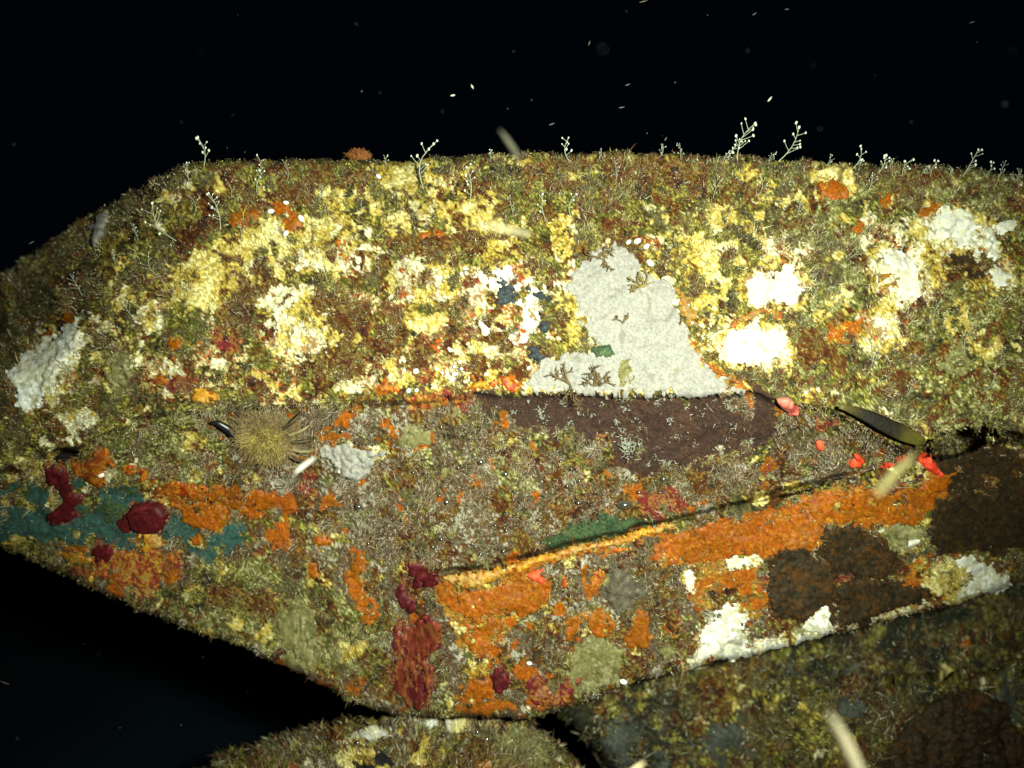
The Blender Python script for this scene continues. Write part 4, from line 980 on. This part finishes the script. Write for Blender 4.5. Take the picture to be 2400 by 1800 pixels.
# ------------------------------------------------------------------ air bubbles clinging under the ledge
Vb, Tb = ico(1, 3)
ME_air = mesh_np('air_bubble', Vb, None, Tb, np.array([.42, .42, .36]), M_air)
bub = [(120,1060,15),(685,1030,10),(905,770,12),(1065,855,13),(985,715,6),(760,805,8),(650,550,8),(645,705,5),(470,840,7),(1490,815,8),(1540,890,8),(1465,935,9),(2080,870,13),(1420,765,7),(1925,965,9),(2060,965,8),(1660,965,7),(1830,1040,22),(1535,1035,11),(1610,1170,6),(1640,1280,8),(650,1270,8),(595,1325,8),(1050,1350,9),(905,1370,7),(1070,1215,8),(185,1300,9),(180,1225,5),(485,975,7),(640,980,6),(850,1305,7),(1285,1145,8),(75,440,8),(10,575,8),(1670,1135,6),(530,1270,5),(1190,640,5),(400,1150,6),(1120,960,7),(1300,1290,6),(1500,1020,6),(1000,1180,5),(300,720,5),(560,530,7),(1320,520,5)]
for k, (zx, zy, rz) in enumerate(bub):
    x, y = 737 + zx / 3, 737 + zy / 3
    P, N = main.at(np.array([x]), np.array([y]), .0055)
    b = obj('air_bubble', ME_air, None, P[0]); r = rz / 3 * 1.55 * K * P[0][1]
    if rz > 20: lab, b.scale = 'largest flattened air bubble under the ledge, above the green patch', (r * 1.5, r * 1.2, r * .9)
    else: lab, b.scale = whereabouts('tiny air bubble' if rz < 7 else 'small air bubble' if rz < 10 else 'fat air bubble', x, y), (r, r, r * .9)
    tag(b, lab, 'bubble', 'air bubbles under the ledge')
for zx, zy in [(280,1490),(245,1570),(120,1530),(880,1440),(665,1440),(300,1550),(940,1490)]:
    x, y = 737 + zx / 3, 1106 + zy / 3
    P, N = mound.at(np.array([x]), np.array([y]), .005)
    b = obj('air_bubble', ME_air, None, P[0]); r = 5 * K * P[0][1]; b.scale = (r, r, r)
    tag(b, whereabouts('dark air bubble', x, y), 'bubble', 'air bubbles on the boulder')

# ------------------------------------------------------------------ tiny white shells above the crease
Vs, Ts = ico(1, 2)
ME_shell = mesh_np('tiny_shell', Vs, None, Ts, np.array([.84, .82, .74]), M_shell)
sh = [(710,60,5),(485,195,7),(620,180,5),(735,165,4),(745,210,5),(720,245,7),(690,215,4),(780,180,4),(770,135,5),(940,215,5),(440,320,6),(490,318,5),(410,190,4),(700,550-500,4),(1215,175,5),(730,215,5),(410,130,4),(655,205,4)]
for zx, zy, s in sh:
    P, N = main.at(np.array([737 + zx / 3]), np.array([737 + zy / 3]), .002)
    b = obj('tiny_shell', ME_shell, None, P[0]); r = s * K * P[0][1]; b.scale = (r, r * .6, r * .85); b.rotation_euler = (0, random.uniform(-1, 1), 0)
    tag(b, whereabouts('tiny white shell' if s < 6 else 'round white shell', 737 + zx / 3, 737 + zy / 3), 'shell', 'tiny white shells')
for x, y, s, lab in [(620,443,6,'white fleck shell above the orange cluster'), (587,460,7,'white fleck shell left of the orange cluster'), (652,475,8,'white fleck shell right of the orange cluster'), (618,505,7,'white fleck shell below the orange cluster'), (819,386,6,'white shell on the yellow crust near the top'),
                     (1376,524,8,'white shell above the grey slab'), (1395,536,7,'second white shell above the grey slab, nearer its right side'), (1356,530,6,'white shell nearest the peak of the grey slab'), (222,1022,7,'white shell on the two lobed red orange sponge'), (1404,570,9,'largest white shell at the upper right of the grey slab'), (1028,1556,9,'white shell at the top of the boulder'), (1143,1428,6,'white shell beside the green tuft'),(1345,1468,8,'white shell at the lower edge right of the olive sponge')]:
    P, N = (mound if lab.endswith('boulder') else main).at(np.array([float(x)]), np.array([float(y)]), .004)
    b = obj('white_shell', ME_shell, None, P[0]); r = s * K * P[0][1]; b.scale = (r * 1.1, r * .6, r * .75); b.rotation_euler = (0, random.uniform(-1, 1), 0)
    tag(b, lab, 'shell', 'white shells')

# white hydroid tufts hanging on the brown plate
G = 'white tufts on the brown plate'
def white_tuft(x, y, n, rad, label, seed, col=(.34, .35, .28), down=-1):
    P, N = main.at(np.array([float(x)]), np.array([float(y)]), .001); r = np.random.default_rng(seed); paths, radii = [], []
    for k in range(n):
        a = r.uniform(-2.6, 2.6); d = np.array([math.sin(a), -r.uniform(.1, 1.2), down * math.cos(a)]); d /= np.linalg.norm(d); L = rad * r.uniform(.5, 1)
        p0 = np.array([r.normal(0, rad * .45), 0, r.normal(0, rad * .6)])
        L *= .55
        paths.append([p0 + d * L * t + r.normal(0, rad * .12, 3) * t for t in (0, .5, 1)]); radii.append(np.array([.00045, .00045, .0003]))
    V, Q, T = tube(paths, radii, 4)
    c = np.array(col)[None] * r.uniform(.7, 1.3, (len(V), 1))
    tag(obj('white_tuft', mesh_np('white_tuft', V, Q, T, c, M_hydroid), None, P[0]), label, 'hydroid', G)
white_tuft(1357, 956, 70, .015, 'largest branching white tuft at the lower left of the brown plate', 1)
wt = [(1072,878),(1108,890),(1140,868),(1168,884),(1210,868),(1250,892),(1281,898),(1330,910),(1372,900),(1340,932),(1380,925),(1432,995),(1445,996),(1412,984),(1580,918),(1570,950),(1485,880),(1520,888),(1570,868),(1630,885),(1460,940),(1300,870),(1420,862),(1230,915),(1170,900),(1400,1000),(1530,990),(1350,880),(1545,870),(1620,950),(1310,960),(1380,960),(1500,960),(1445,905)]
for k, (x, y) in enumerate(wt): white_tuft(x, y, 5 + (k * 7) % 13, .0026 + .0013 * (k % 5), whereabouts('white tuft' if k % 5 > 2 else 'small white tuft', x, y), 50 + k)

# brown branching weed lying on the lower grey slab
def weed(x, y, label, seed, k0=5, rad=.022, col=(.13, .085, .03)):
    P, N = main.at(np.array([float(x)]), np.array([float(y)]), .005); r = random.Random(seed); paths, radii = [], []
    def grow(p, d, L, lv):
        n = 5; pts = [p]
        for q in range(n):
            d = d + np.array([r.uniform(-.35, .35), r.uniform(-.08, .05), r.uniform(-.35, .35)]); d = d / np.linalg.norm(d); pts.append(pts[-1] + d * L / n)
        paths.append(pts); radii.append(np.linspace(.0008, .0004, n + 1) * (1 if lv else 1.3))
        if lv < 2:
            for q in (2, 3, 4, 5): 
                if r.random() < .8: grow(pts[q], d + np.array([r.uniform(-1.2, 1.2), r.uniform(-.2, .1), r.uniform(-.9, 1.1)]), L * .5, lv + 1)
    for q in range(k0): grow(np.zeros(3), np.array([r.uniform(-1, 1), -.15, r.uniform(-.1, 1)]), rad * r.uniform(.6, 1), 0)
    V, Q, T = tube(paths, radii, 4)
    tag(obj('brown_weed', mesh_np('brown_weed', V, Q, T, np.array(col)[None] * np.random.default_rng(seed).uniform(.6, 1.5, (len(V), 1)), M_turf), None, P[0]), label, 'seaweed', 'brown weeds on the grey slab')
weed(1232, 832, 'brown branching weed at the left of the lower grey slab', 1)
weed(1282, 834, 'bushier brown weed right of the first on the lower grey slab', 2, 6)
weed(1290, 560, 'brown weed creeping over the peak of the grey slab', 3, 5, .02)
weed(1390, 622, 'yellow brown weed growing down into the upper right of the grey slab', 4, 7, .02, (.22, .16, .04))
weed(1345, 700, 'tiny brown weed in the middle of the grey slab', 5, 2, .010)

# thin wispy hydroids, fainter and finer than the big ones
MARKS += [(442,340,'the upper left corner of the ledge'), (220,495,'the pale forked growth'), (100,800,'the bluish white crust'), (600,470,'the orange cluster under the top edge'), (774,340,'the orange tuft'), (925,350,'the tall hydroid by the tuft'),
          (1105,320,'the upper pale drifting body'), (1310,540,'the peak of the grey slab'), (1230,312,'the small white hydroid'), (1610,310,'the tallest hydroid'), (1800,400,'the orange oval sponge'), (1705,305,'the second tall hydroid'), (2060,495,'the long slanting white crust'),
          (2112,340,'the hydroid nearest the right border'), (1945,590,'the cream white crust'), (1630,745,'the brilliant round crust'), (482,560,'the yellow crust at left')]
wr = random.Random(21)
wisps = [(300,520),(255,580),(345,600),(420,470),(500,430),(520,520),(180,640),(290,690),(410,640),(620,400),(700,440),(835,360),(1060,350),(1110,470),(1290,350),(1330,400),(1420,345),(1470,350),(1540,430),(1640,420),(1720,470),(1870,420),(1925,372),(1990,380),(2050,385),(2150,400),(1830,560),(1760,660),(2010,700),(2080,760),(1880,800),(1960,860),(2120,850),(1560,352),(1660,358),(1780,362),(2185,400)]
for k, (x, y) in enumerate(wisps):
    ln = wr.uniform(34, 66) if y > 390 else wr.uniform(24, 40)
    lean = (x - 1106) / 1106 * .8 + wr.uniform(-.4, .4)
    hydroid(x, y, x + ln * lean * .7, y - ln * (1 - .2 * abs(lean)), wr.randint(4, 9), whereabouts('thin wispy hydroid', x, y), .66, 300 + k, 'thin wispy hydroids', .55, col=(.30, .31, .21))
